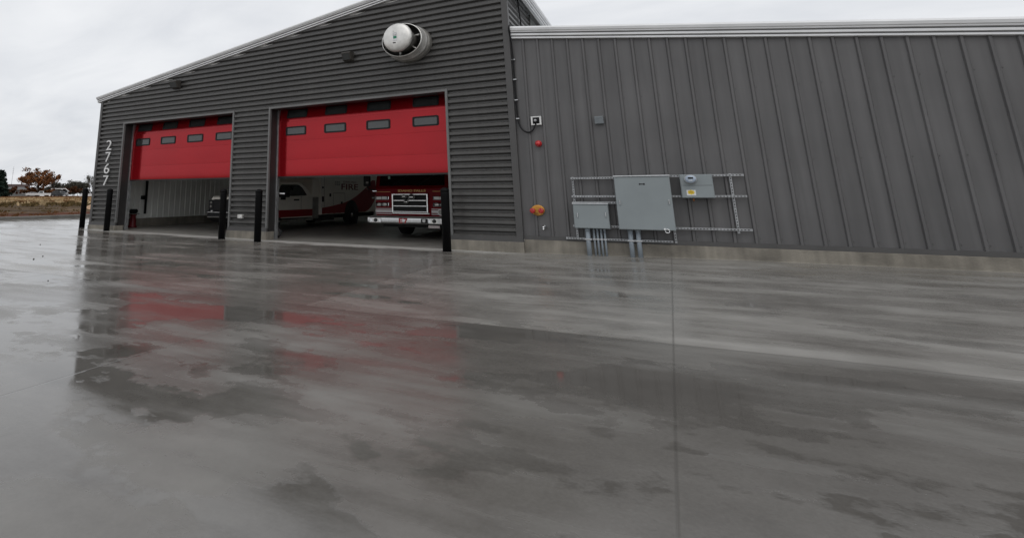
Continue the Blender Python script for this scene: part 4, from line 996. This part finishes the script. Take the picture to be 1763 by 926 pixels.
for x in (-2.0, .3, 2.35): part_local('post', t, M, lambda m, x=x: m.box(x-.06, x+.06, .1, .22, -.3, 1.45, HWH))
M = oriented(22, 240); t = thing('house', 'long dark red roofed building low behind the conifer', 'house', tuple(M.translation), 'houses beyond the field')
part_local('wall', t, M, lambda m: m.box(-5, 5, 0, 5, -.3, 3.1, HW)); part_local('roof', t, M, lambda m: m.prism([(-.4, 3.0), (5.4, 3.0), (2.5, 4.3)], 'x', -5.4, 5.4, HR))
# parked vehicles far off
CARW = mat('far_white_paint', (.70, .71, .72), .3, coat=.4, var=.05); CARD = mat('far_dark_paint', (.03, .034, .04), .3, coat=.4); CARS = mat('far_silver_paint', (.32, .34, .36), .3, .3, coat=.4)
def car(px, D, paint, lab, kind='car', flip=False, group='vehicles parked beyond the field', L_=4.2, H_=1.25):
    M = oriented(px, D)
    if flip: M = M @ Matrix.Rotation(math.pi, 4, 'Z')
    t = thing('parked_' + ('pickup' if kind == 'pickup' else 'car'), lab, kind if kind != 'car' else 'car', tuple(M.translation), group)
    h = L_/2
    if kind == 'pickup': prof = [(-h, .30), (h, .30), (h, .62), (h*.42, .78), (h*.26, 1.30), (-.16*h, 1.32), (-.22*h, .80), (-h, .80)]; win = [(h*.34, .82), (h*.22, 1.22), (-.08*h, 1.24), (-.12*h, .82)]
    else: prof = [(-h, .28), (h, .28), (h, .60), (h*.5, .74), (h*.2, H_), (-h*.45, H_), (-h*.78, .78), (-h, .72)]; win = [(h*.42, .76), (h*.17, H_-.08), (-h*.42, H_-.08), (-h*.62, .78)]
    part_local('body', t, M, lambda m: m.prism(prof, 'y', -.8, .8, paint, .04))
    part_local('window', t, M, lambda m: m.prism(win, 'y', -.81, .81, GLASSV))
    for x in (-h*.62, h*.62):
        for y in (-.68, .68): part_local('wheel', t, M, lambda m, x=x, y=y: m.lathe((x, y, .3), [(.3, -.1), (.3, .1)], TYRE, 'y', 16))
car(72, 165, CARW, 'white pickup truck with dark side window in front of the orange tree', 'pickup', True)
car(58, 163, CARW, 'low white car nose to tail with the white pickup', 'car', L_=3.6, H_=1.0)
car(86, 175, CARD, 'dark car between the white pickup and the carport', 'car', L_=3.6)
car(97, 172, CARD, 'dark sports utility vehicle under the carport roof', 'car', L_=3.8, H_=1.45)
car(108, 176, CARS, 'silver car at the white end of the carport', 'car', L_=3.0)
car(150, 190, CARW, 'white van parked behind the leftmost bollard', 'car', L_=3.6, H_=1.7)
# low white wall / sign board by the track
M = oriented(148, 140); t = thing('sign_board', 'long low white board on posts just right of the leftmost bollard', 'sign', tuple(M.translation))
part_local('board', t, M, lambda m: m.box(-1.4, 1.4, -.03, .03, .12, .42, HWH))
for x in (-1.2, 1.2): part_local('post', t, M, lambda m, x=x: m.box(x-.05, x+.05, .031, .12, -.2, .42, HWH))
M = oriented(137, 138); t = thing('marker_post', 'short white marker post left of the low white board', 'post', tuple(M.translation)); part_local('post', t, M, lambda m: m.box(-.1, .1, -.1, .1, -.2, .5, HWH)); part_local('cap', t, M, lambda m: m.prism([(-.12, .5), (.12, .5), (0, .58)], 'y', -.12, .12, HWH))
# heap of tan sand at the kerb
SAND = mat('tan_sand', (.44, .29, .18), .9, var=.18, scale=2, bump=.3)
mb = MB(); g = bmesh.ops.create_grid(mb.bm, x_segments=24, y_segments=24, size=1.); mb.mi(SAND)
c = Vector((-30.3, 12.2, fieldz(38)-.04))
for v in g['verts']:
    x, y = v.co.x*2.0, v.co.y*1.5; r = math.hypot(x/2.0, y/1.5)
    v.co = c + Vector((x, y, max(0, .78*(1-r)) + .05*noise.noise((x*2, y*2, 1))*(r < .95)))
for f in mb.bm.faces: f.smooth = True
tag(mb.build('sand_heap', org=tuple(c)), 'heap of tan sand beyond the kerb by the building corner', 'sand heap')
# dry grass
GR = [mat('straw_grass', (.46, .35, .21), .9, spec=.05, var=.25, scale=.3), mat('tan_grass', (.36, .25, .14), .9, spec=.05, var=.25, scale=.3), mat('rust_weeds', (.17, .085, .038), .9, spec=.05, var=.3, scale=.3), mat('olive_weeds', (.125, .088, .04), .9, spec=.05, var=.3, scale=.3)]
mb = MB()
for _ in range(9000):
    D = random.choice((random.triangular(46, 80, 70), random.uniform(60, 140), random.uniform(75, 150))); px = random.uniform(-40, 210)
    p, _a = bear(px, D); p.z = fieldz(D) - .03
    k = noise.noise((px*.045, D*.13, 2.))*1.5
    if D < 75 and k < -.15 and random.random() < .8: continue
    h = random.uniform(.10, .30) if D < 85 else random.uniform(.03, .12)
    m_ = GR[3] if D < 56 + 8*k else (GR[2] if D > 118 or (k > .30) else (GR[0] if k < .0 else GR[1]))
    for j in range(3):
        a = random.uniform(0, 6.28); w_ = random.uniform(.05, .16); dx, dy = math.cos(a)*w_, math.sin(a)*w_; lx, ly = random.uniform(-.12, .12), random.uniform(-.12, .12)
        mb.face([(p.x-dx, p.y-dy, p.z), (p.x+dx, p.y+dy, p.z), (p.x+lx+dx*.3, p.y+ly+dy*.3, p.z+h), (p.x+lx-dx*.3, p.y+ly-dy*.3, p.z+h*.9)], m_)
for _ in range(2600):
    D = random.choice((random.triangular(25, 34, 27), random.uniform(30, 52))); px = random.uniform(-60, 220); p, _a = bear(px, D); p.z = fieldz(D) - .02
    if p.x > -22.6: continue
    k = noise.noise((px*.05, D*.25, 7.)); h = random.uniform(.02, .09)
    if k < .05: continue
    for j in range(3):
        a = random.uniform(0, 6.28); w_ = random.uniform(.02, .07); dx, dy = math.cos(a)*w_, math.sin(a)*w_
        mb.face([(p.x-dx, p.y-dy, p.z), (p.x+dx, p.y+dy, p.z), (p.x+dx*.5, p.y+dy*.5, p.z+h), (p.x-dx*.6, p.y-dy*.6, p.z+h*.9)], GR[2] if D < 36 else GR[3])
tag(mb.build('dry_grass', recalc=False), 'dry straw coloured grass covering the far field', 'grass', kind='stuff')
# loose stones on the apron
for k, (x, y, r) in enumerate(((-10.2, -4.1, .011), (-7.9, -5.4, .010), (-7.6, -5.75, .014), (-5.0, -6.35, .009), (-4.9, -7.1, .008), (-8.0, -4.05, .009))):
    mb = MB(); mb.ball((x, y, gz(x)+r*.5), r*1.4, r, r*.8, PEB, 10)
    for v in mb.bm.verts: v.co += Vector((noise.noise(v.co*60), noise.noise(v.co*60+Vector((9, 0, 0))), 0))*r*.4
    labs = ['dark pebble on the wet concrete farthest left near the kerb side', 'dark pebble just behind the biggest one on the wet concrete', 'biggest dark pebble on the bright wet concrete', 'dark pebble by the slab joint on the wet concrete', 'dark pebble nearest the camera on the wet concrete', 'dark pebble below the reflection of the leftmost bollard']
    tag(mb.build('pebble', org=(x, y, gz(x))), labs[k], 'pebble', 'loose pebbles on the apron')
for o in COL.objects:
    if '_o' in o: del o['_o']
